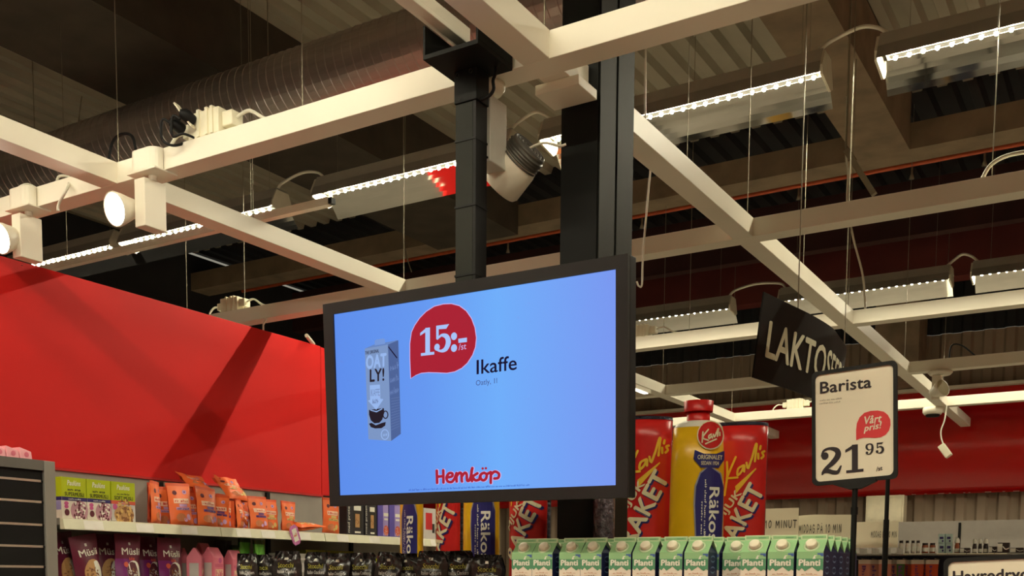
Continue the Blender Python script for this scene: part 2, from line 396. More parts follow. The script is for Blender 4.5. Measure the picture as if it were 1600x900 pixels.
# ---------------------------------------------------------------- spiral duct
dm = mat('spiral_duct_steel', (186,178,172), .34, .7, var=.12, scale=3, stretch=(1,8,8))
t = thing('ventilation_duct', 'round spiral seamed steel duct under the roof', 'duct', (-4.0,4.42,4.22))
rad = .2; b = MB(); n = 40; P_ = .058                     # helical seams: the profile climbs one pitch per turn
rows = []; x = -4.6
while x < 2.0: rows += [(x,rad),(x+.047,rad),(x+.0495,rad+.0028),(x+.0545,rad+.0028)]; x += P_
vs = [(xx+P_*4*k/n-.1, r_*cos(2*pi*k/n), r_*sin(2*pi*k/n)) for xx, r_ in rows for k in range(n+1)]
b.add(vs, [(i*(n+1)+k,i*(n+1)+k+1,(i+1)*(n+1)+k+1,(i+1)*(n+1)+k) for i in range(len(rows)-1) for k in range(n)]); b.build('duct_pipe', dm, t)
for x in (-2.4,-.3,1.4): MB().tube([(x,.0,rad+.004),(x,0,.78)],.003,5).build('duct_hanger', wirem, t)

# sprinkler pipe with heads
t = thing('sprinkler_pipe', 'thin copper red sprinkler pipe across the dark roof space', 'pipe', (-2.6,8.4,4.68))
MB().tube([(-6,0,0),(5,0,0)],.018,10).build('pipe', copper, t)
for x in (-2.6,-1.25,.1,.95,1.45,2.05,2.6):
    h = MB().tube([(x,.02,-.016),(x,.02,-.05)],.008,6); h.lathe([(.004,-.1),(.02,-.1),(.008,-.06),(.008,-.05)], 8, Matrix.Translation((x,.02,0))); h.build('sprinkler_head', mat('brass_head',(150,140,120),.4,.6), t)
    MB().tube([(x+.2,0,.016),(x+.2,0,.3)],.003,5).build('pipe_hanger', wirem, t)
# ================================================================ THINGS ON THE GRID
# ---- spotlights
lampglow = glow('lamp_face', (255,244,226), 14)
grilled = mat('dark_heat_sink', (92,90,84), .5, .4)
def spot_light_source(t, p, d, power, size=70):
    ld = bpy.data.lights.new('spot_beam', 'SPOT'); ld.energy = power; ld.spot_size = R(size); ld.spot_blend = .35; ld.color = (1,.9,.74); ld.shadow_soft_size = .03
    lo = bpy.data.objects.new('spot_beam', ld); COL.objects.link(lo); lo.parent = t; lo.location = p; lo.rotation_euler = d.to_track_quat('-Z', 'Y').to_euler()
def spotlight(p, label, d, power, clamp=True, head=Vector((-.11,-.075,-.14))):
    t = thing('spotlight', label, 'spotlight', p, 0, 'white box spotlights on the beams'); d = d.normalized()
    if clamp:
        pl = [(-.075,0)]+[(-.075+.04*(1-cos(a)), -.04*sin(a)) for a in [R(15*k) for k in range(1,7)]]+[(.075-.04*(1-cos(a)), -.04*sin(a)) for a in [R(15*k) for k in range(6,0,-1)]]+[(.075,0)]
        n = len(pl); b = MB(); b.add([(x,y-.002,-.006) for x, y in pl]+[(x,y-.002,.07) for x, y in pl], [tuple(range(n)),tuple(range(n,2*n))]+[(i,(i+1) % n,(i+1) % n+n,i+n) for i in range(n)])
        b.build('beam_clamp', white, t, bevel=.002); MB().box(-.08,.08,-.045,.06,-.014,-.0065).build('clamp_plate', white, t, bevel=.002)
    else:
        MB().lathe([(0,-.001),(.08,-.001),(.085,-.012),(.07,-.028),(0,-.028)], 24).build('canopy', white, t)
    MB().tube([(0,.01,-.014),(0,.01,-.032)],.016,12).build('swivel', white, t)
    MB().box(-.05,.008,-.035,.065,-.205,-.03).build('driver_box', white, t, bevel=.003)
    for x, z in ((-.04,-.045),(-.04,-.19)): MB().lathe([(0,-.0365),(.003,-.0365),(.003,-.035)], 8, Matrix.Translation((x,0,z)) @ Matrix.Rotation(0,4,'X')).build('screw', grilled, t)
    M = Matrix.Translation(head) @ d.to_track_quat('Z','Y').to_matrix().to_4x4()
    h = MB().lathe([(0,-.1),(.03,-.1),(.034,-.085),(.058,-.02),(.063,.0),(.063,.004),(.058,.004)], 24, M).build('lamp_head', white, t)
    MB().lathe([(0,.002),(.057,.002)], 24, M).build('lamp_lens', lampglow if power else mat('dark_lens',(190,180,140),.2), h)
    if power: spot_light_source(t, head+d*.012, d, power)
    return t
s1 = aty(232,262,2.735); s2 = aty(36,318,2.735)
dd1 = (CAM-s1).normalized()*.8 - RT*.75
spotlight(Vector((s1.x+.01,2.735,3.102)), 'lit white spotlight clamped right beside the beam crossing', dd1, SPOT_POWER)
spotlight(Vector((s2.x+.02,2.735,3.102)), 'lit white spotlight alone on the beam above the red wall', dd1 + RT*.1, SPOT_POWER, head=Vector((-.045,-.09,-.14)))
# spots of the same kind outside the view that throw the beams of light on the red wall
for p, tg in ((Vector((-1.6,1.2,3.09)), Vector((-4.48,4.6,2.2))), (Vector((-1.6,3.75,3.09)), Vector((-4.48,4.3,2.4))), (Vector((-1.6,.3,3.09)), Vector((-4.48,2.8,2.3)))):
    if p.y > 3: continue
    spotlight(p, 'white spotlight on the beam before the screen, outside the view', tg-p, 24, clamp=False, head=Vector((-.12,-.02,-.15)))
# projector spot seen from behind, beside the screen post
p = atz(779,142,3.094); hp = Vector((p.x,2.783,3.094))
t = thing('spotlight', 'white spotlight with round ribbed back hanging beside the screen post', 'spotlight', hp)
MB().lathe([(0,-.001),(.047,-.001),(.047,-.014),(.036,-.03),(0,-.03)], 24).build('canopy', white, t)
MB().tube([(.0,0,-.03),(.0,0,-.05)],.014,10).build('swivel', white, t)
MB().box(-.035,.03,-.045,.05,-.245,-.05).build('driver_box', mat('pale_grey_box',(205,205,196),.5), t, bevel=.003)
for x, z in ((-.028,-.06),(.022,-.06),(-.028,-.235),(.022,-.235)): MB().lathe([(0,0),(.0035,0),(.0035,.002)], 8, Matrix.Translation((x,-.047,z)) @ Matrix.Rotation(pi/2,4,'X')).build('screw', blackpl, t)
hd = (RT*-.62 + Vector((0,0,-.55)) + FW*.45).normalized(); hc = RT*.085 + Vector((0,.06,-.175))
M = Matrix.Translation(hc) @ hd.to_track_quat('Z','Y').to_matrix().to_4x4()
MB().lathe([(.06,.03),(.068,.05),(.07,.13),(.064,.14)], 26, M).build('lamp_head', white, t)
pr = [(0,-.012),(.012,-.012),(.012,-.006)]
for k in range(4): r_ = .016+k*.012; pr += [(r_,-.006),(r_+.002,-.014),(r_+.007,-.014),(r_+.009,-.006)]
pr += [(.06,-.004),(.064,.0)]
for k in range(6): pr += [(.064,.0+k*.009),(.066,.003+k*.009),(.06,.006+k*.009)]
MB().lathe(pr, 26, M).build('heat_sink', grilled, t)
MB().lathe([(0,.1),(.055,.1)], 20, M).build('lamp_lens', glow('warm_lens',(255,236,200),6), t)
MB().tube(smooth_pts3([hc-hd*.01, hc-hd*.03+RT*.03, hc+RT*.1+Vector((0,0,.015)), hc+RT*.12+Vector((0,0,.02))]), .004, 6).build('lead', cablem, t)
# far spotlight and smoke detector
p = atz(1463,586,3.094)
spotlight(Vector((p.x+.05,8.14,3.094)), 'unlit white spotlight under a far beam near the smoke detector', Vector((.8,-.5,.25)), 0, clamp=False, head=Vector((.03,-.06,-.13)))
p = atz(1454,634,3.094); t = thing('smoke_detector', 'round white smoke detector under the farthest beam', 'detector', (p.x,9.827,3.094))
MB().lathe([(0,-.0005),(.085,-.0005),(.085,-.04),(.07,-.06),(.06,-.06)], 26).build('base', white, t); MB().lathe([(.06,-.06),(.055,-.078),(0,-.08)], 26).build('sensor_cap', blackpl, t)
# ---- socket boxes on the beams
def socket_box(p, label, s=1, plugs=0, flip=1):
    t = thing('socket_box', label, 'socket', p, 0, 'white cable sockets on the beams'); w = mat('ivory_plastic',(232,226,200),.45)
    MB().box(-.075*s,.075*s,-.04*s,.04*s,0,.085*s).build('housing', w, t, bevel=.004)
    for x in (-.02,.02,.045): MB().box((x-.006)*s,(x+.006)*s,-.046*s,.044*s,0.001,.09*s).build('rib', w, t)
    MB().box(.076*s,.125*s,-.026*s,.026*s,.02*s,.07*s).build('connector', w, t, bevel=.004); MB().box(-.12*s,-.076*s,-.024*s,.024*s,.02*s,.065*s).build('connector', w, t, bevel=.004)
    MB().tube(smooth_pts3([(.12*s,0,.05*s),(.18*s,0,.06*s),(.25*s,.0,.02*s),(.3*s,.02,.006)]),.006*s,6).build('lead', cablem, t)
    MB().tube(smooth_pts3([(-.11*s,0,.045*s),(-.17*s,0,.05*s),(-.21*s,.0,.02*s),(-.22*s,.02,.006)]),.006*s,6).build('lead', cablem, t)
    for k in range(plugs):
        x = -.1+k*.055
        q = MB().tube([(x,-.05,.04+.02*k),(x,-.085,.05+.02*k),(x-.01,-.1,.052+.02*k)],[.021,.021,.012],12).build('plug', blackpl, t)
        MB().tube(smooth_pts3([(x-.01,-.098,.05),(x-.035,-.11,.06),(x-.05,-.1,.0),(x-.02,-.075,-.02+.03*k),(x,-.03,.003)]),.005,6).build('plug_lead', blackpl, q)
    if plugs: MB().bar((-.1,-.075,.12),(-.03,-.06,.03),.03,.006).build('clip', w, t)
    return t
p = aty(330,195,2.78); socket_box((p.x,2.783,ZB+BH+.001), 'ivory socket block with two black plugs on the near beam', 1.05, 2)
p = aty(362,478,4.6); socket_box((p.x,4.612,ZB+BH+.001), 'ivory socket block on the beam above the end of the red wall', .95)
p = aty(1002,515,6.45); socket_box((p.x,6.445,ZB+BH+.001), 'ivory socket block on the beam right beside the screen', .9)
p = aty(1243,634,9.82); socket_box((p.x,9.827,ZB+BH+.001), 'ivory socket block on the far beam beside the price sign', 1.0)
# hanging loose plug over the red fascia
p0 = aty(1481,632,9.83); p1 = aty(1480,695,9.83)
t = thing('hanging_plug', 'ivory plug dangling on a white cord before the red fascia', 'plug', (p0.x,9.77,3.094))
L = p0.z-p1.z
MB().tube(smooth_pts3([(0,0,0),(-.01,-.01,-.12),(-.035,-.01,-L*.6),(-.03,-.01,-L*.8),(-.005,-.01,-L)]),.006,6).build('cord', cablem, t)
MB().bar((-.03,-.01,-L+.01),(.04,-.01,-L-.09),.06,.075,Vector((0,1,0))).build('plug_body', mat('ivory_plastic',(232,226,200)), t, bevel=.006)
# loose cables
cable([aty(170,250,2.86), aty(176,222,2.86), aty(190,210,2.86), aty(207,214,2.86), aty(214,248,2.84)], .006, 'black cable looped up behind the beam crossing', blackpl)
cable([aty(24,318,2.8), aty(28,296,2.8), aty(44,289,2.8), aty(60,297,2.8)], .007, 'white cable looped up behind the spotlight over the red wall')
cable([aty(88,290,2.8), aty(92,276,2.8), aty(108,277,2.8), aty(106,292,2.72), aty(92,318,2.72), aty(91,330,2.72)], .0055, 'white cord slung over the beam between the spotlights')
cable([Vector((aty(1008,160,4.0).x,4.0,5.0)), aty(1008,160,4.0), aty(1018,230,4.0), aty(1013,300,4.0), aty(1006,380,4.0), aty(1004,415,4.0), aty(1003,445,4.0), aty(998,447,4.0), aty(995,440,4.0)], .004, 'thin cord with a hook dangling beside the column')
cable([aty(131,-20,5.0), aty(134,60,5.0), aty(135,105,5.0), aty(128,150,5.0), aty(123,190,5.0), aty(121,235,5.0)], .0045, 'thin slack grey cord hanging over the duct', wirem)
cable([Vector((aty(1322,225,6.9).x,6.9,5.0)), aty(1322,225,6.9), aty(1325,270,6.9), aty(1324,320,6.9), aty(1334,375,6.9), aty(1348,430,6.9), aty(1352,482,6.9)], .007, 'white cord sagging behind the long beam')
cable([aty(1534,281,4.6), aty(1548,258,4.6), aty(1575,243,4.6), aty(1620,236,4.6), aty(1665,240,4.6), aty(1690,254,4.6)], .008, 'white cable rising off the beam at the edge of the red fascia')
cable([Vector((aty(633,305,6.0).x,6.0,5.0)), aty(633,305,6.0), aty(630,365,6.0), aty(634,395,6.0), aty(643,425,6.0)], .0035, 'thin slack cord behind the screen post', wirem)
cable([aty(1483,560,8.2), aty(1487,540,8.2), aty(1503,540,8.2), aty(1524,556,8.2)], .006, 'dark cable hump above the far spotlight', blackpl)
# steel angle strut and suspension wires of the grid
q0 = aty(1322,235,6.0); q1 = aty(1366,304,6.0)
MB().bar((0,0,0), q1-q0, .03, .03).tube([(0,0,0),(0,0,5.0-q0.z)],.006,6).build('steel_strut', wirem, loc=q0, label='slanted grey steel strut under the dark roof', cat='strut')
def wire(x, y, z0, z1, r=.0021, lab='thin steel suspension wire of the white beam grid'):
    MB().tube([(0,0,0),(0,0,z1-z0)], r, 5).build('suspension_wire', wirem, loc=(x,y,z0), label=lab, cat='wire', group='suspension wires')
zt = ZB+BH
for bx in BX:
    for ay in AY: wire(sum(bx)/2, sum(ay)/2, zt, 5.0)
for x, y in ((-2.55,2.783),(-.6,4.61),(-2.5,4.61),(-4.7,4.61),(-5.2,4.61),(-.5,6.445),(-2.6,6.445),(-.5,8.14)): wire(x, y, zt, 5.0)
for bxi, y in ((0,3.5),(0,5.4),(1,3.9),(1,5.5)): wire(sum(BX[bxi])/2, y, zt, 5.0, .0015)

# ================================================================ HANGING SCREEN
PX, PY_ = -1.79, 2.685
t = thing('screen_post', 'black hanging post and bracket that carry the screen', 'post', (PX,PY_,ZB))
MB().box(-.075,.115,-.14,.045,-.008,.004).box(-.075,.115,.038,.045,.0045,.09).box(.108,.115,-.14,.0375,.0045,.085).box(-.075,-.068,-.14,.0375,.0045,.085).build('bracket', blackm, t)
MB().box(-.039,.041,-.034,.034,-.1,-.0085).build('sleeve', blackm, t, bevel=.002)
MB().box(-.0365,.026,-.03,.03,-.62,-.1005).build('post_face', mat('post_grey_black',(32,34,28),.6,spec=.25), t, bevel=.002)
MB().box(.0265,.0365,-.03,.03,-.62,-.1005).build('cable_channel', blackpl, t)
for z in (-.21,-.4,-.6): MB().box(-.038,.038,-.032,.032,z,z+.006).build('band', blackpl, t)
for x, z in ((-.028,-.02),(.02,-.018),(-.02,-.088)): MB().lathe([(0,-.004),(.006,-.004),(.006,0)], 8, Matrix.Translation((x,-.0345,z)) @ Matrix.Rotation(pi/2,4,'X')).build('bolt', mat('bright_bolt',(220,215,190),.3,.8), t)
MB().tube(smooth_pts3([(.041,-.01,-.095),(.07,-.01,-.09),(.085,-.01,-.075),(.083,-.01,-.05),(.088,-.005,-.03),(.085,0,-.009)]),.005,6).build('cable', blackpl, t)

TM = Matrix.Translation((-1.749,2.584,2.135)) @ Matrix.Rotation(-.0168,4,'Z') @ Matrix.Rotation(.0485,4,'X') @ Matrix.Rotation(.0074,4,'Y')
TW, TH = 1.075/2, .636/2
tv = thing('hanging_screen', 'wide black framed advertising screen showing a blue picture', 'screen'); tv.matrix_basis = TM
TI = TM.inverted(); TN = (TM.to_3x3() @ Vector((0,1,0)))
def tl(x, y): q = TI @ atpl(x, y, TM.translation, TN); return (q.x, q.z)
c4 = [tl(519,491), tl(963,420), tl(961,758), tl(531,774)]
x0, x1 = (c4[0][0]+c4[3][0])/2, (c4[1][0]+c4[2][0])/2; z1, z0 = (c4[0][1]+c4[1][1])/2, (c4[2][1]+c4[3][1])/2
MB().box(-TW,TW,.012,.052,-TH,TH).build('back_shell', blackpl, tv, bevel=.003)
b = MB()
fz = mat('charcoal_bezel', (34,31,32), .5, spec=.3, var=.06)
for a in ((-TW,TW,0,.0118,z1,TH),(-TW,TW,0,.0118,-TH,z0),(-TW,x0,0,.0118,z0,z1),(x1,TW,0,.0118,z0,z1)): b.box(*a)
b.build('bezel', fz, tv)
sm = bpy.data.materials.new('screen_picture'); sm.use_nodes = True; nt = sm.node_tree; bs = nt.nodes['Principled BSDF']
tc = nt.nodes.new('ShaderNodeTexCoord'); sx = nt.nodes.new('ShaderNodeSeparateXYZ'); nt.links.new(tc.outputs['Object'], sx.inputs[0])
mr = nt.nodes.new('ShaderNodeMapRange'); mr.inputs[1].default_value = x0; mr.inputs[2].default_value = x1; nt.links.new(sx.outputs[0], mr.inputs[0])
rp = nt.nodes.new('ShaderNodeValToRGB'); e = rp.color_ramp.elements
e[0].position = 0; e[0].color = lin((94,142,236))+(1,); e[1].position = 1; e[1].color = lin((122,152,240))+(1,)
e2 = e.new(.62); e2.color = lin((112,174,250))+(1,); e3 = e.new(.35); e3.color = lin((102,152,240))+(1,)
nt.links.new(mr.outputs[0], rp.inputs[0]); nt.links.new(rp.outputs[0], bs.inputs['Emission Color']); bs.inputs['Emission Strength'].default_value = 1.0
bs.inputs['Base Color'].default_value = (0,0,0,1); bs.inputs['Roughness'].default_value = .25; bs.inputs['Specular IOR Level'].default_value = .15
b = MB(); b.add([(x0,.006,z0),(x1,.006,z0),(x1,.006,z1),(x0,.006,z1)], [(0,1,2,3)]); disp = b.build('display', sm, tv)
def TS(k=0):
    def f(px, npy):
        q = tl(px, -npy); return Vector((q[0], .0055-.0002*k, q[1]))
    return f
def pxt(s, xl, yl, xr, yr, h, bold=0., shear=0., sp=1.):     # text between two pixel corners, height h
    g = fit(text(s, bold, shear, sp), 0, 1, 0, 1); return ([(xl+(xr-xl)*u, -(yl+(yr-yl)*u-h*v)) for u, v in g[0]], g[1])
def pxg(g, xl, yl, xr, yr, h): g = fit(g,0,1,0,1); return ([(xl+(xr-xl)*u, -(yl+(yr-yl)*u-h*v)) for u, v in g[0]], g[1])
def pp(*pts): return poly([(x,-y) for x, y in pts])
bub = [(115,735),(108,560),(108,430),(122,330),(150,270),(195,205),(250,150),(320,105),(400,85),(470,82),(540,100),(600,145),(645,210),(675,290),(688,380),(680,460),(655,530),(610,600),(560,645),(500,675),(430,688),(350,684),(270,682),(205,688),(160,706)]
g_bub = pp(*[(620+x*.1777,460+y*.1777) for x, y in bub])
cx, cz = 690, -533
g_bub2 = ([(cx+(x-cx)*1.022, cz+(z-cz)*1.022) for x, z in g_bub[0]], g_bub[1])
SR = glow('screen_red',(170,34,52)); SB = glow('screen_dark',(24,18,48)); SW = glow('screen_pale',(168,196,248)); SP = glow('screen_pinkish',(205,180,238))
def scr(name, g, m, k, lab=None): return decal(name, g, TS(k), m, disp, label=lab)
scr('price_bubble', g_bub2, SP, 0); scr('price_bubble', g_bub, SR, 1, 'red speech bubble with the price')
scr('price_figures', merge(pxg(slab_digit('1'),655,556,677,553.5,43), pxg(slab_digit('5'),677,552,703,548.5,43), pxg(disc(0,0,1),703,531.5,712.5,530.5,12), pxg(disc(0,0,1),703,550,712.5,549,12), pp((714.5,529),(728,527),(728,534),(714.8,535.5))), SW, 2)
scr('price_figures', pxt('/st',715,547,727,545,10,.0), SP, 2)
scr('product_name', pxt('Ikaffe',743,585,806,577.5,23,.012), SB, 1); scr('product_name', pxt('Oatly, 1l',742,605,775,601,11), glow('screen_greyblue',(70,84,140)), 1)
# store name in joined round brush letters, drawn in the zoomed frame (660,710) at 0.1125
def Z(pts): return [(660+x*.1125, -(710+y*.1125)) for x, y in pts]
hk = [[(190,225),(195,395)],[(280,220),(283,390)],[(195,310),(283,302)],
      [(330,320),(400,305),(405,265),(360,262),(325,320),(345,375),(400,380),(440,330)],[(440,330),(465,260)],[(465,260),(468,375)],[(470,300),(510,255),(535,275),(540,375)],[(542,300),(580,255),(605,275),(612,360),(640,365)],
      [(640,365),(665,300),(685,190)],[(685,190),(672,250),(680,370)],[(680,310),(755,262)],[(690,315),(730,360),(780,350)],[(780,350),(800,280)],
      [(850,255),(808,275),(800,325),(835,360),(875,335),(885,280),(850,255)],[(885,275),(940,245)],[(945,250),(940,395)],[(945,280),(1000,238),(1055,270),(1045,325),(990,335)]]
gs = merge(*[stroke(Z(s_), 4.3, 5) for s_ in hk]+[disc(*Z([(828,195)])[0],2,n=10),disc(*Z([(872,192)])[0],2,n=10)])
go = merge(*[stroke(Z(s_), 5.8, 5) for s_ in hk])
scr('store_name', go, SP, -1); scr('store_name', gs, SR, 10, 'red brush lettering of the store name')
scr('fine_print', pxg(wordbars(30,3),637,767,826,759,3.2), glow('screen_fine',(66,100,190)), 1)
# picture of the drink carton on the screen
def C7(pts): return [(550+x*.2222, 500+y*.2222) for x, y in pts]
scr('pictured_carton', pp(*C7([(82,200),(245,170),(268,850),(108,838)])), glow('screen_carton_front',(124,150,196)), 1)
scr('pictured_carton', pp(*C7([(245,170),(318,140),(336,800),(268,850)])), glow('screen_carton_side',(78,100,152)), 1)
scr('pictured_carton', pp(*C7([(82,200),(155,168),(318,140),(245,172)])), glow('screen_carton_top',(104,134,192)), 2)
scr('pictured_carton', pp(*C7([(153,178),(153,143),(165,136),(215,128),(224,134),(226,165)])), glow('screen_carton_cap',(118,152,216)), 3)
scr('pictured_carton', pp(*C7([(248,180),(312,262),(308,270),(248,192)])), SB, 3)
def c7t(s, a, b_, h, bold=.0): (xl,yl),(xr,yr) = C7([a,b_]); return pxt(s,xl,yl,xr,yr,h*.2222,bold)
def c7g(g, a, b_, h): (xl,yl),(xr,yr) = C7([a,b_]); return pxg(g,xl,yl,xr,yr,h*.2222)
PALE = glow('screen_carton_pale',(150,182,236)); DK = glow('screen_carton_ink',(38,30,40))
scr('pictured_print', c7t('THE ORIGINAL',(86,243),(183,226),24,.01), DK, 2)
scr('pictured_print', c7t('OAT',(90,348),(236,328),100,.05), PALE, 2); scr('pictured_print', c7t('LY!',(117,437),(220,427),92,.03), DK, 2)
scr('pictured_print', pp(*C7([(117,458),(189,452),(192,552),(214,556),(163,632),(105,566),(120,560)])), PALE, 2)
scr('pictured_print', c7t('IKAFFE',(124,535),(187,530),48), glow('screen_carton_mid',(110,130,176)), 3); scr('pictured_print', c7g(wordbars(1,4),(138,588),(178,584),32), MC['screen_carton_mid'], 3)
scr('pictured_print', pp(*C7([(112,632),(216,618),(220,650),(205,700),(185,722),(150,726),(125,705),(112,665)])), DK, 1.6)
scr('pictured_print', pp(*C7([(122,636),(165,648),(207,626),(205,620),(165,640),(123,630)])), PALE, 2.4)
x_, y_ = C7([(228,665)])[0]; scr('pictured_print', ring(x_,-y_,4.6,6.6,1.7,16), DK, 2)
scr('pictured_print', pp(*C7([(112,728),(130,722),(160,740),(205,722),(230,716),(226,742),(200,760),(155,762),(125,752)])), DK, 2)
x_, y_ = C7([(224,805)])[0]; scr('pictured_print', ring(x_,-y_,6.4,8.4,1.4,18), PALE, 2); scr('pictured_print', c7g(wordbars(2,7),(210,818),(240,814),20), PALE, 2)
for k in range(12): scr('pictured_print', pp(*C7([(268,550+k*20),(328,540+k*18.5),(328,543+k*18.5),(268,554+k*20)])), glow('screen_carton_lines',(98,120,172)), 2)
for i, yy in enumerate((345,430,515)): scr('pictured_print', c7g(wordbars(1,8+i),(262,yy+12),(320,yy-8),48), glow('screen_carton_sidetext',(104,128,182)), 2)
mt = thing('screen_mount', 'black mounting plate between post and screen', 'mount', (PX,2.64,2.2))
MB().box(-.12,.12,.008,.014,-.1,.2).build('plate', blackpl, mt)

# ================================================================ SIGNS
signblack = mat('black_sign_frame',(20,19,18),.5,spec=.3,var=.08); paper = mat('sign_paper',(236,228,206),.7,var=.02,scale=4); ink = mat('sign_ink',(40,30,36),.7,var=.05); inkred = mat('sign_red',(214,52,58),.6,var=.03)
def rrect(w, h, r, n=6):
    pts = []
    for cx, cz, a in ((w-r,h-r,0),(-w+r,h-r,90),(-w+r,-h+r,180),(w-r,-h+r,270)): pts += [(cx+r*cos(R(a+90*k/n)), cz+r*sin(R(a+90*k/n))) for k in range(n+1)]
    return pts
def price_sign(M, W, H, label, pole_to):
    t = thing('price_sign', label, 'sign', group=None); t.matrix_basis = M
    o, i_ = rrect(W/2,H/2,.014), rrect(W/2-.0095,H/2-.0095,.014); n = len(o)
    b = MB(); b.add([(x,y,z) for y in (0,.012) for x, z in o]+[(x,y,z) for y in (0,.012) for x, z in i_],
        [(k,(k+1) % n,2*n+(k+1) % n,2*n+k) for k in range(n)]+[(n+k,n+(k+1) % n,3*n+(k+1) % n,3*n+k) for k in range(n)]+[(k,(k+1) % n,(k+1) % n+n,k+n) for k in range(n)]+[(2*n+k,2*n+(k+1) % n,3*n+(k+1) % n,3*n+k) for k in range(n)])
    b.build('frame', signblack, t)
    MB().prism([(x*1.0,z*1.0) for x, z in i_], Matrix.Translation((0,.004,0)), .006).build('card', paper, t)
    MB().prism([(-.058,-H/2+.006),(.058,-H/2+.006),(.058,-H/2-.001),(.016,-H/2-.018),(-.012,-H/2-.018),(-.058,-H/2-.001)], Matrix.Translation((0,-.004,0)), .022).build('pole_holder', signblack, t)
    Mi = M.inverted(); a = Vector((.002,.007,-H/2-.012)); e = M @ a; e.z = pole_to
    b = MB(); b.tube([a, Mi @ Vector((e.x,e.y,pole_to))], .0075, 12); 
    pj = M @ a; jz = Mi @ Vector((pj.x,pj.y,pj.z-.055)); jz2 = Mi @ Vector((pj.x,pj.y,pj.z-.075)); b.tube([jz,jz2],.0095,12); b.build('pole', blackm, t)
    f = MB().lathe([(0,.002),(.0125,.002),(.0125,.012),(.008,.014)], 20, Mi @ Matrix.Translation((e.x,e.y,pole_to))); f.build('foot', blackm, t)
    return t
SM = Matrix.Translation((-.696,2.909,2.014)) @ Matrix.Rotation(-.0101,4,'Z') @ Matrix.Rotation(-.0541,4,'X') @ Matrix.Rotation(-.0514,4,'Y')
ZT = 1.477
sg = price_sign(SM, .225, .312, 'black framed price sign on a pole reading Barista', ZT)
SI = SM.inverted(); SN = SM.to_3x3() @ Vector((0,1,0))
def SS(px, npy): q = SI @ atpl(px, -npy, SM.translation, SN); return Vector((q.x, .0032, q.z))
def SS2(px, npy): q = SS(px, npy); q.y = .0028; return q
def C2(x, y): return (1240+x*.2446, 550+y*.2446)
def st(s, a, b_, h, bold=0., shear=0.): (xl,yl),(xr,yr) = C2(*a),C2(*b_); return pxt(s,xl,yl,xr,yr,h*.2446,bold,shear)
def sgg(g, a, b_, h): (xl,yl),(xr,yr) = C2(*a),C2(*b_); return pxg(g,xl,yl,xr,yr,h*.2446)
decal('headline', st('Barista',(166,267),(496,226),76,.022), SS, ink, sg)
decal('small_print', merge(sgg(wordbars(4,5),(166,313),(306,298),11), sgg(wordbars(3,6),(164,333),(296,320),11)), SS, mat('sign_grey_ink',(170,162,146),.7), sg)
b2 = [(398,563),(397,500),(402,455),(420,415),(450,387),(490,375),(535,372),(575,380),(600,400),(616,430),(618,465),(608,500),(585,528),(555,543),(520,548),(480,546),(445,546),(420,552)]
decal('price_bubble', pp(*[C2(x,y) for x, y in b2]), SS, inkred, sg, label='red speech bubble')
decal('bubble_text', merge(st('Vårt',(450,463),(562,446),52,.03,.2), st('pris!',(446,522),(562,498),56,.03,.2)), SS2, paper, sg)
for g_ in (sgg(slab_digit('2'),(172,793),(306,778),180), sgg(slab_digit('1'),(328,774),(445,762),178), sgg(slab_digit('9'),(457,657),(510,652),72), sgg(slab_digit('5'),(523,651),(577,646),72), st('/st',(526,762),(566,752),28,.02)): decal('price_figure', g_, SS, ink, sg)
# second sign of the same kind, only its top edge in view
c_ = aty(1549,966,2.6); HM = Matrix.Translation(c_) @ Matrix.Rotation(-.03,4,'Z') @ Matrix.Rotation(-.04,4,'X') @ Matrix.Rotation(-.05,4,'Y')
s2_ = price_sign(HM, .205, .285, 'black framed price sign reading Havredryck before the far shelf', 0)
decal('headline', fit(text('Havredryck',.03),-.083,.095,.078,.112), plane(I4,-.0032), ink, s2_)
# bent black aisle sign on two wires
top = smooth_pts([(-1.317,4.02),(-1.283,4.259),(-1.254,4.478),(-1.239,4.72),(-1.253,4.909),(-1.288,5.198),(-1.36,5.42)], 6)
zt_, zb_ = 2.70, 2.385
t = thing('aisle_sign', 'bent black hanging sign with pale capital letters', 'sign', (top[12].x,top[12].y,zt_))
o_ = Vector((top[12].x,top[12].y,zt_)); n = len(top); th = Vector((-.006,0,0)); ln = Vector((-.045,.03,0))
v = []
for off in (Vector((0,0,0)), th): v += [Vector((p.x,p.y,zt_))+off-o_ for p in top]+[Vector((p.x,p.y,zb_))+off+ln-o_ for p in top]
fs = []
for i in range(n-1): fs += [(i,i+1,n+i+1,n+i),(2*n+i,2*n+i+1,3*n+i+1,3*n+i),(i,i+1,2*n+i+1,2*n+i),(n+i,n+i+1,3*n+i+1,3*n+i)]
fs += [(0,n,3*n,2*n),(n-1,2*n-1,4*n-1,3*n-1)]
b = MB(); b.add(v, fs); b.build('panel', mat('matt_black_board',(22,20,18),.6,spec=.2,var=.06), t)
ds = [0]
for i in range(1, n): ds.append(ds[-1]+(top[i]-top[i-1]).length)
def LS(x, z):
    x = min(max(x,0),ds[-1]-1e-4); i = max(k for k in range(n) if ds[k] <= x); i = min(i,n-2); u = (x-ds[i])/(ds[i+1]-ds[i]); p = top[i].lerp(top[i+1],u); tt = (top[i+1]-top[i]).normalized(); nn = Vector((tt.y,-tt.x,0))
    k = (zt_-z)/(zt_-zb_); return Vector((p.x,p.y,z))+ln*k+nn*.003-o_
decal('lettering', fit(text('LAKTOSEFRI',.022),.07,ds[-1]*.80,zb_+.085,zb_+.225), LS, mat('sign_white_ink',(232,232,206),.6), t, cut=.03)
for i in (8,28): MB().tube([Vector((top[i].x-.003,top[i].y,zt_))-o_, Vector((top[i].x-.003,top[i].y,5.0))-o_],.0025,5).build('hanging_wire', wirem, t)
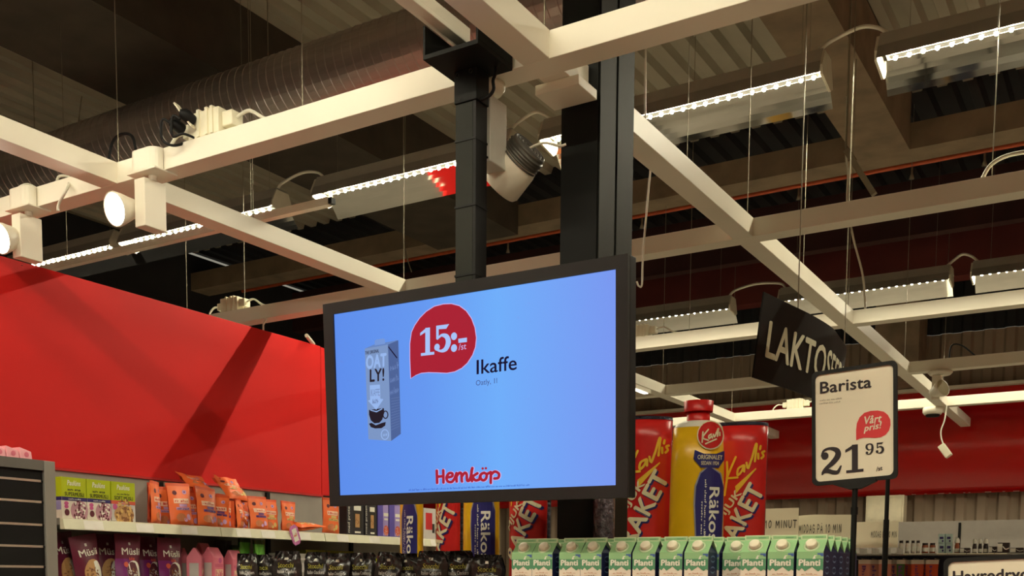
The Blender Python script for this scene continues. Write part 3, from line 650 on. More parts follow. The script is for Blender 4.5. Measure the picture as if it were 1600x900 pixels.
# ================================================================ LEFT WALL SHELVING
XR = -4.48
t = thing('red_wall_panel', 'large plain red wall panel above the cereal shelves', 'panel', (XR,4.0,2.1))
MB().box(-.03,0,-3.2,1.03,0,.92).build('panel', redpaint, t, bevel=.002); MB().box(-.03,0,1.034,1.13,0,.915).build('edge_strip', redpaint, t, bevel=.002)
MB().box(-.03,.012,-3.2,1.03,-.012,-.0005).build('lower_rail', mat('red_rail',(190,30,28),.5), t)
p = atx(416,514,XR); MB().tube([(-.012,.55,.92),(-.012,.55,.955),(.005,.56,.985),(-.012,.57,.994)],.006,6).build('hook', white, t)
MB().tube([(-.03,1.0,.93),(.05,.85,.945)],.012,8).build('top_tube', white, t)
SZ = 1.838; SXF = -4.03
grey2 = mat('taupe_grey_back_panel',(160,152,142),.6,var=.04)
g = thing('wall_shelving', 'grey shop shelving with a pale price rail along the red wall', 'shelf', (-4.25,4.2,0))
MB().box(-.26,-.23,-1.35,1.9,0,2.088).build('back_panel', grey2, g)
def lp(x, y, z): return (x+4.25, y-4.2, z)
for k, (y0, y1) in enumerate(((2.86,3.757),(3.763,4.54),(4.546,6.05))):
    MB().box(-.229,.2,y0-4.2,y1-4.2,SZ-.03,SZ-.001).build('shelf_board', greym, g)
    r = MB(); r.add([(.2,y-4.2,SZ-.001) for y in (y0,y1)]+[(.222,y-4.2,SZ-.006) for y in (y0,y1)]+[(.232,y-4.2,SZ-.05) for y in (y0,y1)]+[(.2,y-4.2,SZ-.05) for y in (y0,y1)], [(0,1,3,2),(2,3,5,4),(4,5,7,6),(0,2,4,6),(1,3,5,7)])
    rl = r.build('price_rail', mat('pale_price_rail',(226,224,196),.35,var=.03), g)
    rn = random.Random(k); y = y0+.1
    while y < y1-.15:
        b = MB(); b.add([(.2235,y-4.2,SZ-.008),(.2235,y+.1-4.2,SZ-.008),(.2335,y+.1-4.2,SZ-.047),(.2335,y-4.2,SZ-.047)], [(0,1,2,3)]); b.build('price_label', mat('label_paper',(240,236,226),.6), rl); y += .16+.14*rn.random()
    MB().box(-.229,.2,y0-4.2,y1-4.2,SZ-.415,SZ-.385).build('shelf_board', greym, g)
for y in (2.85,3.76,4.543,5.3): MB().box(-.229,-.21,y-4.2-.012,y-4.2+.012,.1,2.08).build('slotted_upright', blackpl if y > 3 else greym, g)
MB().box(-.229,.2,-1.352,1.85,0,.12).build('plinth', greym, g)
SZ2 = SZ-.384
# near bay with black slat wall
sw = thing('slat_wall', 'black slat wall bay with thin silver rails and a grey upright', 'shelf', (-3.75,2.0,0))
MB().box(-.3,-.012,-1.2,.578,0,2.0).build('core', blackpl, sw)
zs = [1.959,1.877,1.787,1.702,1.622,1.53]
zs_all = [2.02]+zs
for i in range(len(zs)): MB().box(-.0115,-.0,-1.2,.576,zs[i]+.005,zs_all[i]-.006).build('slat', mat('black_slat',(18,17,16),.65,spec=.2,var=.1), sw)
for z in zs: MB().box(-.011,.002,-1.2,.568,z-.0045,z+.0045).build('silver_rail', mat('silver_rail',(214,210,196),.3,.7), sw); MB().box(-.01,.003,.569,.576,z-.006,z+.003).build('rail_end', blackpl, sw)
MB().box(-.012,.012,-1.2,.575,2.0005,2.04).build('top_trim', mat('dark_grey_trim',(104,102,96),.5,.2), sw)
MB().box(-.05,.01,.579,.628,0,2.04).build('upright', greym, sw, bevel=.002)
pinkm = mat('pink_pack',(240,168,176),.5,var=.04)
for k in range(6):
    y = 2.545-k*.056; tt = thing('pink_packet', 'pale pink packet lying on the slat wall top', 'packet', (-3.8,y,2.041), R(90), 'pink packets on the slat wall')
    b = MB(); b.add([(-.026,-.0,0),(.026,0,0),(.026,.1,0),(-.026,.1,0),(-.027,.005,.05),(.025,.005,.036),(.025,.1,.036),(-.027,.1,.05)], [(3,2,1,0),(4,5,6,7),(0,1,5,4),(1,2,6,5),(2,3,7,6),(3,0,4,7)]); b.build('pack_body', pinkm, tt, bevel=.004)
    decal('print', disc(.0,.022,.01), plane(Matrix.Translation((0,.001,0)),.001), mat('pink_print',(226,120,140),.5), tt)

# ---------------------------------------------------------------- pouch builder
class Bag:
    def __init__(s, w, h, d, seed, crimp=.1, wr=.006, fold=0): s.w, s.h, s.d, s.seed, s.c, s.wr, s.fold = w, h, d, seed, crimp, wr, fold
    def bulge(s, u, v):
        pv = max(0, min(1, v/.06))**.5*(1-max(0, (v-.25)/(.75-s.c*.3)))**.8 if v < 1-s.c*.3 else 0
        n = noise.noise(Vector((u*1.7+s.seed*3.1, v*2.6, s.seed)))*s.wr + noise.noise(Vector((u*5+s.seed, v*6, s.seed*2.)))*s.wr*.5
        if s.fold and v > .7: n += (v-.7)*s.fold*(noise.noise(Vector((u*2.2+s.seed, v*9, 7.7)))+.6*abs(noise.noise(Vector((u*4-v*6, s.seed, 1.3)))))
        return s.d/2*max(0,1-abs(u)**2.6)*pv+.003 + n*(1 if v > .03 else 0)
    def xx(s, u, v): return s.w/2*u*(1-.07*max(0,1-abs(v-.45)*2.0)-(.26*max(0,(v-.72)/.28)**1.5 if s.fold else 0)) + noise.noise(Vector((v*3, s.seed*1.7, 4)))*s.wr*.8
    def S(s, off=.0012):
        def f(x, z):
            u = max(-1, min(1, x/(s.w/2))); v = z/s.h; return Vector((s.xx(u,v), -s.bulge(u,v)-off, z))
        return f
    def mesh(s, cfn=None, nu=10, nv=14, lean=0):
        b = MB()
        for side in (-1, 1):
            vs = []
            for j in range(nv+1):
                for i in range(nu+1):
                    u, v = -1+2*i/nu, j/nv; y = side*s.bulge(u,v) if side < 0 else s.bulge(u,v)
                    vs.append((s.xx(u,v), y, v*s.h))
            for j in range(nv):
                for i in range(nu):
                    b.cur = cfn(-1+2*(i+.5)/nu, (j+.5)/nv, side) if cfn else 0
                    k = j*(nu+1)+i; n0 = len(b.v)
                    b.add([vs[k],vs[k+1],vs[k+nu+2],vs[k+nu+1]], [(0,1,2,3)], True)
        return b
def weld(o):
    bm = bmesh.new(); bm.from_mesh(o.data); bmesh.ops.remove_doubles(bm, verts=bm.verts, dist=1e-5); bmesh.ops.recalc_face_normals(bm, faces=bm.faces); bm.to_mesh(o.data); bm.free(); return o
def pouch(name, label, cat, group, w, h, d, seed, mats, cfn, p, rz, tilt=(0,0), decals=(), wr=.006, crimp=.1, fold=0):
    t = thing(name, label, cat, p, rz, group); t.rotation_euler = (tilt[0], tilt[1], rz)
    bg = Bag(w, h, d, seed, crimp, wr, fold); weld(bg.mesh(cfn, 14 if fold else 10, 20 if fold else 14).build('pouch_body', mats, t))
    for nm, g_, m_, off in decals: decal(nm, g_, bg.S(off), m_, t, cut=w/7)
    return t
R90 = pi/2
# ---- cereal boxes
lime = mat('lime_carton',(178,192,22),.45,var=.04); navy = mat('navy_print',(48,38,104),.5); creamp = mat('cream_print',(232,222,208),.5); inkd = mat('print_black',(38,34,26),.6); whitep = mat('print_white',(240,238,224),.55); pinkp = mat('print_pink',(206,92,150),.5); brownp = mat('print_brown',(140,92,56),.6); maro = mat('print_maroon',(96,34,50),.5); tan_ = mat('print_tan',(196,150,96),.6); coral = mat('print_coral',(214,92,70),.5); greyp = mat('print_grey',(206,200,196),.5)
def speck(cx, cz, r, n, seed, rz=None):
    rn = random.Random(seed); g_ = []
    for _ in range(n):
        a = rn.random()*2*pi; q = r*math.sqrt(rn.random())*.92; x, z = cx+q*cos(a), cz+q*sin(a); g_.append(disc(x, z, r*(.08+.1*rn.random()), r*(.07+.08*rn.random()), 6))
    return merge(*g_)
def cereal(px0, px1, soft, label, group):
    p0, p1 = atx(px0,809,SXF-.02), atx(px1,809,SXF-.02); w = p1.y-p0.y-.003; h = .178; d = .055
    t = thing('cereal_box', label, 'box', (SXF-.02-d/2,(p0.y+p1.y)/2,SZ), R90, group)
    MB().box(-w/2,w/2,-d/2,d/2,0,h*.52).build('lower_carton', creamp if not soft else greyp, t); MB().box(-w/2,w/2,-d/2,d/2,h*.52,h).build('upper_carton', lime, t)
    S1, S2, S3 = (lambda x, z, k=k: Vector((x*w, -d/2-.0008*k, z*h)) for k in (1,2,3))
    SL = lambda x, z: Vector((-w/2-.0005, -x*d, z*h))
    decal('band', rect(-.5,.5,.43,.52), S1, coral if soft else navy, t); decal('band', rect(-.5,.5,.43,.52), SL, coral if soft else navy, t)
    decal('lettering', fit(text('Paulúns',.02,.1),-.27,.27,.80,.93), S1, whitep, t)
    decal('lettering', merge(fit(wordbars(3 if soft else 2,4),-.26,.26,.675,.72), fit(text('SOFT MÜSLI' if soft else 'SUPERMÜSLI',.01),-.38,.4,.545,.66)), S1, inkd, t)
    decal('lettering', fit(wordbars(2 if not soft else 4,9),-.24,.26,.455,.492), S2, whitep, t)
    if soft:
        decal('picture', disc(.02,.17,.42,.24), S1, tan_, t); decal('picture', speck(.02,.17,.4,36,5), S2, brownp, t); decal('picture', speck(.02,.17,.4,22,8), S3, mat('print_gold',(224,184,110),.6), t); decal('badge', disc(-.37,.36,.09,.075), S2, pinkp, t)
    else:
        decal('picture', disc(.2,.19,.36,.26), S1, mat('print_rose',(196,148,160),.5), t); decal('picture', speck(.2,.2,.28,36,3), S2, maro, t); decal('picture', speck(.2,.2,.28,16,6), S3, whitep, t)
        decal('badge', merge(disc(-.33,.36,.09,.05), disc(-.33,.28,.085,.045)), S2, pinkp, t); decal('picture', disc(-.31,.14,.1,.08), S2, maro, t)
    decal('side_print', rect(-.3,.4,.2,.42), SL, mat('print_lilac',(150,140,190),.5), t)
    return t
cereal(97,136,False,'lime and white berry muesli carton on the price-rail shelf','berry muesli cartons'); cereal(136.5,173.5,False,'lime and white berry muesli carton on the price-rail shelf','berry muesli cartons'); cereal(174.5,212,True,'lime muesli carton with a coral band and a golden cereal picture',None)
# ---- orange pouches on the top shelf
orange = mat('orange_pouch',(248,118,58),.42,var=.05,coat=.1); orange2 = mat('deep_orange_pouch',(226,84,36),.45,var=.08); clearw = mat('pouch_window',(206,130,90),.25); lilac = mat('print_lilac_light',(206,160,206),.5); purp = mat('print_purple',(112,60,128),.5); peach = mat('print_peach',(250,208,180),.5); yel = mat('print_straw',(226,196,120),.5)
OL = [ # px centre, px bottom y, width, height, rz extra, tilt x, tilt y, back offset, colour of the lower label, label text
 (235,815,.085,.19,-22,0,.0,.13,0,'orange snack pouch turned edge-on, next to the muesli cartons'),
 (251,815,.12,.20,-30,0,.02,.0,0,'orange snack pouch turned sideways behind a clear window'),
 (270,816,.11,.20,-26,0,.0,.1,0,'orange snack pouch turned sideways, squeezed in the row'),
 (293,818,.135,.205,6,-.12,-.04,.0,0,'orange snack pouch facing out with a lilac second line'),
 (334,820,.145,.2,-4,-.16,.05,.0,1,'orange snack pouch leaning forward with a purple second line'),
 (362,820,.12,.17,24,-.1,.05,.06,1,'orange snack pouch half hidden with lilac print'),
 (389,822,.1,.155,-28,-.05,.0,.03,0,'crumpled orange snack pouch turned edge-on'),
 (413,825,.125,.175,4,-.1,.0,.0,1,'orange snack pouch with a white first line and lilac second line'),
 (442,827,.115,.17,10,-.08,.0,.06,2,'orange snack pouch with a straw coloured label'),
 (463,828,.1,.165,4,-.06,.04,.02,2,'orange snack pouch with folded corner at the end of the group'),
 (350,820,.13,.195,14,-.02,-.05,.22,0,'orange snack pouch in the second row, showing between two others'),
 (404,824,.12,.19,-8,-.02,.03,.22,1,'orange snack pouch in the second row near the folded one'),
 (428,825,.12,.185,6,-.02,.0,.22,0,'orange snack pouch in the second row behind the straw label'),
 (312,819,.13,.2,10,-.04,.0,.22,0,'orange snack pouch in the second row behind the leaning one'),
 (525,833,.125,.205,8,-.04,.03,.0,2,'orange snack pouch alone beside the dark boxes')]
def orange_decals(w, h, kind, seed):
    X, Zz = w/2, h
    sub = (lilac, purp, yel)[kind]
    return [('logo_box', rect(-.62*X,.72*X,.5*Zz,.62*Zz), peach, .0015),('logo_text', fit(wordbars(1,seed+2),-.54*X,.64*X,.53*Zz,.595*Zz), coral, .002),
            ('flavour', rect(-.2*X,.5*X,.42*Zz,.485*Zz), sub, .0015),('flavour', rect(-.5*X,.74*X,.34*Zz,.405*Zz), sub, .0015),('flavour_text', fit(wordbars(2,seed),-.44*X,.66*X,.352*Zz,.39*Zz), navy if kind < 2 else brownp, .002),
            ('emblem', disc(-.45*X,.76*Zz,.17*X,.055*Zz), maro, .0015),('flower', disc(.4*X,.78*Zz,.19*X,.055*Zz,8), lilac, .0015),('flower', disc(.4*X,.78*Zz,.07*X,.022*Zz,8), purp, .002),
            ('window', disc(-.2*X,.16*Zz,.4*X,.1*Zz), clearw, .0015),('flower', merge(disc(.48*X,.17*Zz,.2*X,.08*Zz,8),disc(.15*X,.1*Zz,.15*X,.05*Zz,8)), lilac if kind != 2 else yel, .0017)]
for i, (px, py, w, h, rz, tx, ty, back, kind, lab) in enumerate(OL):
    q = atx(px, py, SXF-.03); zb = SZ
    pouch('snack_pouch', lab, 'pouch', None, w, h, .038, 11+i, [orange, orange2], lambda u, v, s_: 1 if s_ > 0 or v > .93 else 0, (SXF-.07-back,q.y,zb+.003), R90+R(-rz), (tx,ty), orange_decals(w,h,kind,i))
for px, py, w, h, e, lab, kind, rr in ((316,772,.15,.19,(R(-62),R(10),R90-.2),'orange snack pouch lying on top of the others with lilac print',0,0),(374,776,.15,.19,(R(-48),R(4),R90-.1),'orange snack pouch tipped over the row with a cream label',2,0),(379,806,.085,.1,(R(-12),R(25),R90),'crumpled orange snack pouch lying between standing ones',0,0)):
    q = atx(px, py, SXF-.14 if py < 780 else SXF-.1)
    tt = pouch('snack_pouch', lab, 'pouch', None, w, h, .045, px, [orange, orange2], lambda u, v, s_: 1 if s_ > 0 else 0, q-Vector((0,0,(-.02 if px < 340 else .02) if py < 780 else .035)), 0, (0,0), orange_decals(w,h,kind,px), wr=.012); tt.rotation_euler = e
q = atx(486,829,SXF-.03)
tt = pouch('snack_pouch', 'orange snack pouch lying flat on the shelf edge', 'pouch', None, .11, .2, .045, 77, [orange, orange2], lambda u, v, s_: 0, (SXF-.06,q.y-.1,SZ+.025), 0, (0,0), orange_decals(.11,.2,2,4)); tt.rotation_euler = (R(-85),R(8),R(0))
# ---- dark and purple boxes at the end of the shelf
dk = mat('charcoal_carton',(38,36,42),.5); pur = mat('violet_carton',(96,84,176),.5)
def small_box(px0, px1, py, h, kind, label, group=None):
    p0, p1 = atx(px0,py,SXF-.03), atx(px1,py,SXF-.03); w = p1.y-p0.y-.004; d = .06
    t = thing('snack_box', label, 'box', (SXF-.03-d/2,(p0.y+p1.y)/2,SZ), R90, group)
    MB().box(-w/2,w/2,-d/2,d/2,0,h).build('carton', (dk,pur,greyp)[kind], t)
    S1, S2, S3 = (lambda x, z, k=k: Vector((x*w, -d/2-.0005*k, z*h)) for k in (1,2,3))
    if kind == 0:
        g_ = rot2(fit(text('med protein',.0),-.5,.5,-.08,.08), pi/2); decal('lettering', ([(x-.38, z*.9+.5) for x, z in g_[0]], g_[1]), S1, whitep, t)
        decal('picture', rect(-.15,.4,.2,.75), S1, inkd, t); decal('picture', rect(-.1,.32,.72,.86), S2, whitep, t); decal('picture', rect(-.05,.3,.05,.1), S2, whitep, t); decal('picture', rect(-.02,.24,.22,.62), S2, tan_, t); decal('picture', speck(.1,.42,.12,16,2), S3, brownp, t)
    elif kind == 1:
        decal('picture', rect(.0,.5,.02,.98), S1, mat('print_violet_light',(168,150,214),.5), t); decal('picture', merge(rect(.05,.5,.62,.72),rect(.1,.45,.5,.56)), S2, whitep, t); decal('picture', disc(.28,.18,.24,.16), S2, coral, t); decal('picture', speck(.28,.18,.16,14,3), S3, creamp, t)
    else:
        decal('picture', rect(-.35,.2,.3,.85), S1, mat('print_red',(206,44,48),.5), t); decal('picture', merge(rect(.2,.4,.2,.5)), S1, inkd, t)
for a, c, k, lab, grp in ((542,569,0,'charcoal snack box with upright white lettering, beside an orange pouch',None),(570,589,0,'charcoal snack box with upright white lettering, beside a violet box',None),(590,607,1,'violet snack box with a red fruit picture','violet snack boxes'),(608,625,1,'violet snack box with a red fruit picture','violet snack boxes'),(662,681,2,'white snack box with a tall red panel',None)):
    small_box(a, c, 833+(a-542)*.07, .20, k, lab, grp)
# dangling tag at the price rail
q = atx(461,836,SXF+.012); t = thing('shelf_tag', 'pink edged shelf tag dangling at the price rail', 'tag', (SXF+.014,q.y,q.z), R90); t.rotation_euler = (0,R(-22),R90)
sh_ = [(-.018,-.055),(.018,-.055),(.032,-.035),(.032,.035),(.018,.055),(-.018,.055),(-.032,.035),(-.032,-.035)]
MB().prism(sh_, I4, .004).build('tag_border', mat('magenta_border',(206,120,180),.5,var=.3,scale=90), t); decal('tag_card', rect(-.018,.018,-.036,.036), plane(I4,.0006), whitep, t); decal('tag_print', fit(wordbars(1,3),-.013,.013,-.01,.012), plane(I4,.0012), coral, t)

# ---- lower shelf: muesli pouches, pink packs, green bags
plum = mat('plum_pouch',(104,32,58),.35,var=.08,coat=.2); violet = mat('violet_pouch',(122,36,112),.35,var=.06,coat=.2); dplum = mat('dark_plum_pouch',(66,20,36),.4,var=.1)
def musli(px, w, h, rz, kind, lab, back=0., ty=0., grp=None, top=835):
    q = atx(px, 880, SXF-.06-back); X = w/2
    d_ = [('lettering', fit(text('Müsli',.015),-.62*X,.8*X,.70*h,.80*h), whitep, .0016),('sticker', merge(rect(-.05*X,.12*X,.84*h,.88*h)), greyp, .0015)]
    if kind == 1: d_ += [('picture', disc(.25*X,.42*h,.62*X,.2*h), whitep, .0014),('picture', disc(.1*X,.42*h,.46*X,.18*h), maro, .0018),('picture', speck(.1*X,.42*h,.46*X,26,px), brownp, .0022),('picture', speck(.05*X,.42*h,.4*X,18,px+1), greyp, .0025),('lettering', fit(text('BÄR',.04),-.1*X,.38*X,.62*h,.67*h), coral, .0016),('badge', disc(-.36*X,.56*h,.18*X,.04*h), coral, .0018)]
    else: d_ += [('picture', disc(.15*X,.45*h,.75*X,.2*h), tan_, .0014),('picture', disc(.45*X,.45*h,.4*X,.17*h), whitep, .0018),('picture', speck(.0,.45*h,.5*X,26,px), brownp, .002)]
    hh = h
    return pouch('muesli_pouch', lab, 'pouch', grp, w, hh, .07, px, [plum, violet, dplum], lambda u, v, s_: (1 if kind == 1 and v < .62 and u < .2 else 0) if s_ < 0 else 2, (SXF-.07-back,q.y,SZ2+.003), R90+R(rz), (-.03,ty), d_)
HM_ = .325
musli(106,.16,HM_,16,0,'plum muesli pouch leaning at the shelf upright',.07,-.1); musli(146,.17,HM_-.01,12,0,'plum muesli pouch with an orange cereal bowl, tilted',.0,-.16); musli(170,.14,HM_,-10,0,'dark plum muesli pouch tucked behind the others',.12)
musli(203,.15,HM_,2,1,'plum and violet muesli pouch with a berry bowl',0,0,'berry muesli pouches'); musli(236,.15,HM_-.004,2,1,'plum and violet muesli pouch with a berry bowl',.09,0,'berry muesli pouches'); musli(268,.15,HM_-.008,2,1,'plum and violet muesli pouch with a berry bowl',0,0,'berry muesli pouches')
pk1 = mat('rose_pack',(236,130,150),.42,var=.05); pk2 = mat('rose_pack_side',(222,108,136),.45); 
def pinkpack(px, w, d, h, rz, lab, back=0., grp=None):
    q = atx(px, 880, SXF-.06-back); t = thing('pink_pack', lab, 'pack', (SXF-.08-back,q.y,SZ2), R90+R(rz), grp)
    b = MB(); hs = h*.82
    b.add([(-w/2,-d/2,0),(w/2,-d/2,0),(w/2,d/2,0),(-w/2,d/2,0),(-w/2,-d/2,hs),(w/2,-d/2,hs),(w/2,d/2,hs),(-w/2,d/2,hs),(-w/2,-.004,h),(w/2,-.004,h),(w/2,.004,h),(-w/2,.004,h)], [(3,2,1,0),(0,1,5,4),(1,2,6,5),(2,3,7,6),(3,0,4,7),(4,5,9,8),(6,7,11,10),(8,9,10,11),(5,6,10,9),(7,4,8,11)]); b.build('pack_body', pk1, t, bevel=.004)
    S1 = lambda x, z: Vector((x*w, -d/2-.0008, z*h)); SL = lambda x, z: Vector((-w/2-.0008, -x*d, z*h))
    decal('print', merge(rect(-.42,.42,.64,.7),rect(-.42,.42,.36,.42)), S1, pk2, t); decal('print', rect(-.38,.38,.44,.6), S1, peach, t); decal('lettering', fit(wordbars(1,px),-.34,.34,.46,.58), lambda x, z: S1(x,z)+Vector((0,-.0006,0)), pk2, t); decal('print', disc(.1,.76,.16,.05), S1, pinkp, t)
    decal('side_print', rect(-.3,.3,.25,.72), SL, greyp, t)
    return t
pinkpack(290,.045,.05,.275,70,'rose pink pack turned edge-on against a muesli pouch',.12); pinkpack(309,.07,.075,.275,40,'rose pink pack with its grey side panel turned out'); pinkpack(337,.1,.07,.28,18,'rose pink pack facing out in front of the green bags'); pinkpack(369,.09,.06,.27,10,'rose pink pack partly hidden by black bags',.02); pinkpack(322,.1,.06,.305,20,'tall rose pink pack standing behind the others',.12)
grn = mat('green_bag',(110,190,74),.35,var=.1,coat=.2); dgrn = mat('dark_green_film',(58,74,34),.3,var=.3,scale=40); bmar = mat('dark_brown_bag',(58,34,34),.4,var=.1)
for px, w, h, lab, m_, back in ((356,.14,.33,'dark brown bag behind the pink packs',bmar,.3),(389,.085,.335,'green topped bag under the price rail, nearer the pink packs',grn,.03),(413,.09,.325,'bright green topped bag beside its twin, nearer the shelf tag',grn,-.02),(376,.09,.30,'small green bag peeking over the rose packs',grn,.2)):
    q = atx(px, 880, SXF-.06-back)
    pouch('snack_bag', lab, 'bag', None, w, h, .06, px+5, [m_, dgrn if m_ is grn else m_], lambda u, v, s_: 1 if v > .9 else 0, (SXF-.09-back,q.y,SZ2+.003), R90+R(10), (-.02,0), (), wr=.018)
lg = mat('olive_carton',(150,150,44),.5); gb = mat('silver_grey_carton',(170,166,158),.4)
def plain_box(px0, px1, h, m_, lab, back, grp, deco):
    p0, p1 = atx(px0,860,SXF-.05-back), atx(px1,860,SXF-.05-back); w = p1.y-p0.y-.003
    t = thing('tea_box', lab, 'box', (SXF-.09-back,(p0.y+p1.y)/2,SZ2), R90, grp); MB().box(-w/2,w/2,-.04,.04,0,h).build('carton', m_, t, bevel=.001)
    S1 = lambda x, z: Vector((x*w, -.0406, z*h)); decal('print', merge(rect(-.4,.4,.86,.9),rect(-.3,.3,.6,.8)), S1, deco, t)
plain_box(436,464,.262,gb,'silver grey box behind the black bags',0,'silver grey boxes',greyp); plain_box(465,491,.262,gb,'silver grey box behind the black bags',0,'silver grey boxes',greyp)
for a, c in ((478,509),(510,530),(531,553)): plain_box(a, c, .29, lg, 'olive green box at the back of the lower shelf', .16, 'olive green boxes', lime)
for a, c in ((535,562),(563,592),(593,618)): plain_box(a, c, .245, lime, 'lime green box just above the black bags', .02, 'lime green boxes', lg)
# ================================================================ DISPLAY BEFORE THE COLUMN
tb = thing('display_table', 'low grey display gondola carrying black bags and drink cartons', 'table', (-1.8,2.82,0))
MB().box(-1.5,1.3,-.16,.155,ZT-.04,ZT-.0005).box(.31,1.3,.1555,.32,ZT-.04,ZT-.0005).build('top', greym, tb); MB().box(-1.48,1.28,-.13,.14,0,ZT-.0405).build('body', greym, tb)
# ---- black cracker bags in a row
bagb = mat('black_foil_bag',(40,37,36),.2,var=.15,coat=.3); gold = mat('print_lime_gold',(160,156,60),.5); baggrey = mat('print_ash',(190,186,178),.5)
BP = [(388,866,.088),(414,868,.09),(450,862,.112),(496,864,.11),(530,866,.1),(569,865,.112),(604,864,.1),(639,866,.096),(675,862,.115),(720,862,.115),(762,868,.118)]
for i, (px, py, w) in enumerate(BP):
    q = aty(px, py, 2.85+.055*(i % 2)); w *= .97; h = q.z-ZT; X = w/2
    rz = R(22+random.Random(i).uniform(-6,6))
    d_ = [('lettering', fit(text('Stocchi',.02,.15),-.62*X,.5*X,.70*h,.79*h), gold, .0018),('lettering', fit(text('Italian Crackers',.01),-.66*X,.66*X,.60*h,.665*h), baggrey, .0018),('emblem', merge(rect(-.12*X,.1*X,.84*h,.885*h)), whitep, .0018),('lettering', fit(wordbars(2,i),-.5*X,.5*X,.5*h,.54*h), baggrey, .0018)]
    pouch('cracker_bag', 'black foil cracker bag with crumpled top, standing in a row', 'bag', 'black cracker bags', w, h, .05, 31+i, [bagb], None, (q.x,q.y,ZT+.003), rz, (0,random.Random(i+9).uniform(-.05,.05)), d_, wr=.010, crimp=.35, fold=.16)
# ---- gable top drink cartons
mint = mat('mint_carton',(150,196,142),.45,var=.03); teal = mat('teal_green_print',(88,150,112),.5); cart = mat('cream_carton',(238,226,210),.5); nav = mat('navy_carton_side',(30,40,84),.45,var=.06); palec = mat('pale_mint_edge',(206,226,186),.5); capm = mat('ivory_cap',(240,232,206),.4); ginger = mat('print_ginger',(190,120,70),.5)
CW, CD, CB, CR, CT = .069, .069, .190, .222, .235
def carton():
    t = thing('drink_carton', 'x', 'carton', (0,0,0))
    a, d = CW/2, CD/2
    b = MB(); b.add([(-a,-d,0),(a,-d,0),(a,-d,CB),(-a,-d,CB)], [(0,1,2,3)]); b.build('front_panel', cart, t)
    b = MB(); b.add([(-a,-d,0),(-a,d,0),(-a,d,CB),(-a,-d,CB),(a,-d,0),(a,d,0),(a,d,CB),(a,-d,CB)], [(0,1,2,3),(4,5,6,7),(1,5,6,2),(0,1,5,4)])
    b.add([(a,-d,CB),(a,d,CB),(a-.012,0,CR-.002),(-a,-d,CB),(-a,d,CB),(-a+.012,0,CR-.002)], [(0,1,2),(3,4,5)]); b.build('side_panels', nav, t)
    b = MB(); b.add([(-a,-d,CB),(a,-d,CB),(a,-.003,CR),(-a,-.003,CR),(-a,d,CB),(a,d,CB),(a,.003,CR),(-a,.003,CR)], [(0,1,2,3),(4,5,6,7),(1,2,6),(0,3,7)][:2]); b.build('gable', mint, t)
    b = MB(); b.box(-a,a,-.003,.003,CR,CT); b.build('top_fin', palec, t)
    decal('fin_print', rect(-a*.9,a*.9,CR+.003,CT-.003), lambda x, z: Vector((x,-.0034,z)), mint, t); decal('fin_print', rect(a*.1,a*.7,CR+.0055,CT-.006), lambda x, z: Vector((x,-.0038,z)), teal, t)
    S1, S2 = (lambda x, z, k=k: Vector((x*CW,-d-.0007*k,z)) for k in (1,2))
    wave = [(-.5,.145),(-.4,.1405),(-.3,.148),(-.18,.1395),(-.05,.145),(.08,.151),(.2,.1445),(.32,.139),(.42,.144),(.5,.141)]
    decal('green_band', poly(wave+[(.5,.172),(-.5,.172)]), S1, teal, t); decal('green_band', rect(-.5,.5,.172,CB), S1, mint, t); decal('corner_flag', poly([(.28,.186),(.5,.186),(.5,.178),(.42,.178),(.38,.182),(.28,.182)]), S2, mat('print_blue',(74,104,170),.5), t)
    decal('lettering', fit(text('Planti',.05),-.42,.4,.153,.1705), S2, whitep, t); decal('lettering', poly([(.1,.171),(.22,.172),(.18,.177),(.28,.18),(.17,.181),(.13,.176)]), S2, whitep, t)
    arc = lambda g_, k: warp(g_, lambda x, z: (x, z-k*x*x*4))
    decal('lettering', arc(fit(wordbars(3,2),-.3,.3,.131,.1345),.003), S2, ginger, t); decal('lettering', arc(fit(text('BONDBÖNA',.02),-.43,.43,.116,.128),.006), S2, brownp, t); decal('lettering', fit(text('BARISTA',.02),-.3,.3,.1,.109), S2, coral, t)
    SR_ = lambda x, z: Vector((a+.0006, x*CD, z)); decal('side_print', merge(*[ring(0,.172-.03*k,.25,.01,.004,14) for k in range(3)]), SR_, mat('print_steel_blue',(110,140,176),.5), t)
    nrm = Vector((0,-(CR-CB),-(-(d-.003)))).normalized(); nrm = Vector((0,-(CR-CB),(d-.003))).normalized()
    c0 = Vector((0,-d*.56,CB+(CR-CB)*.45)); M = Matrix.Translation(c0) @ nrm.to_track_quat('Z','Y').to_matrix().to_4x4()
    MB().lathe([(.0205,.0003),(.0205,.002),(.016,.003)], 18, M).build('cap_collar', palec, t); MB().lathe([(.0145,.002),(.0145,.013),(.0125,.015),(0,.015)], 18, M).build('screw_cap', capm, t)
    return t
c0 = carton(); first = True
LANES = [(800,830,3),(832,862,2),(873.5,906,3),(907,941,2),(950,987,3),(988,1024,3),(1030.5,1067,3),(1069,1107,3),(1157,1197,3),(1199.5,1240,3),(1245,1287,5)]
YC = 2.70
def put(x, y, lab, grp):
    global first
    o = c0 if first else dup(c0); first = False
    o.location = (x,y,ZT); o['label'] = lab; o['group'] = grp; o.rotation_euler = (0,0,R(random.Random(int(x*1e4)).uniform(-2,2)))
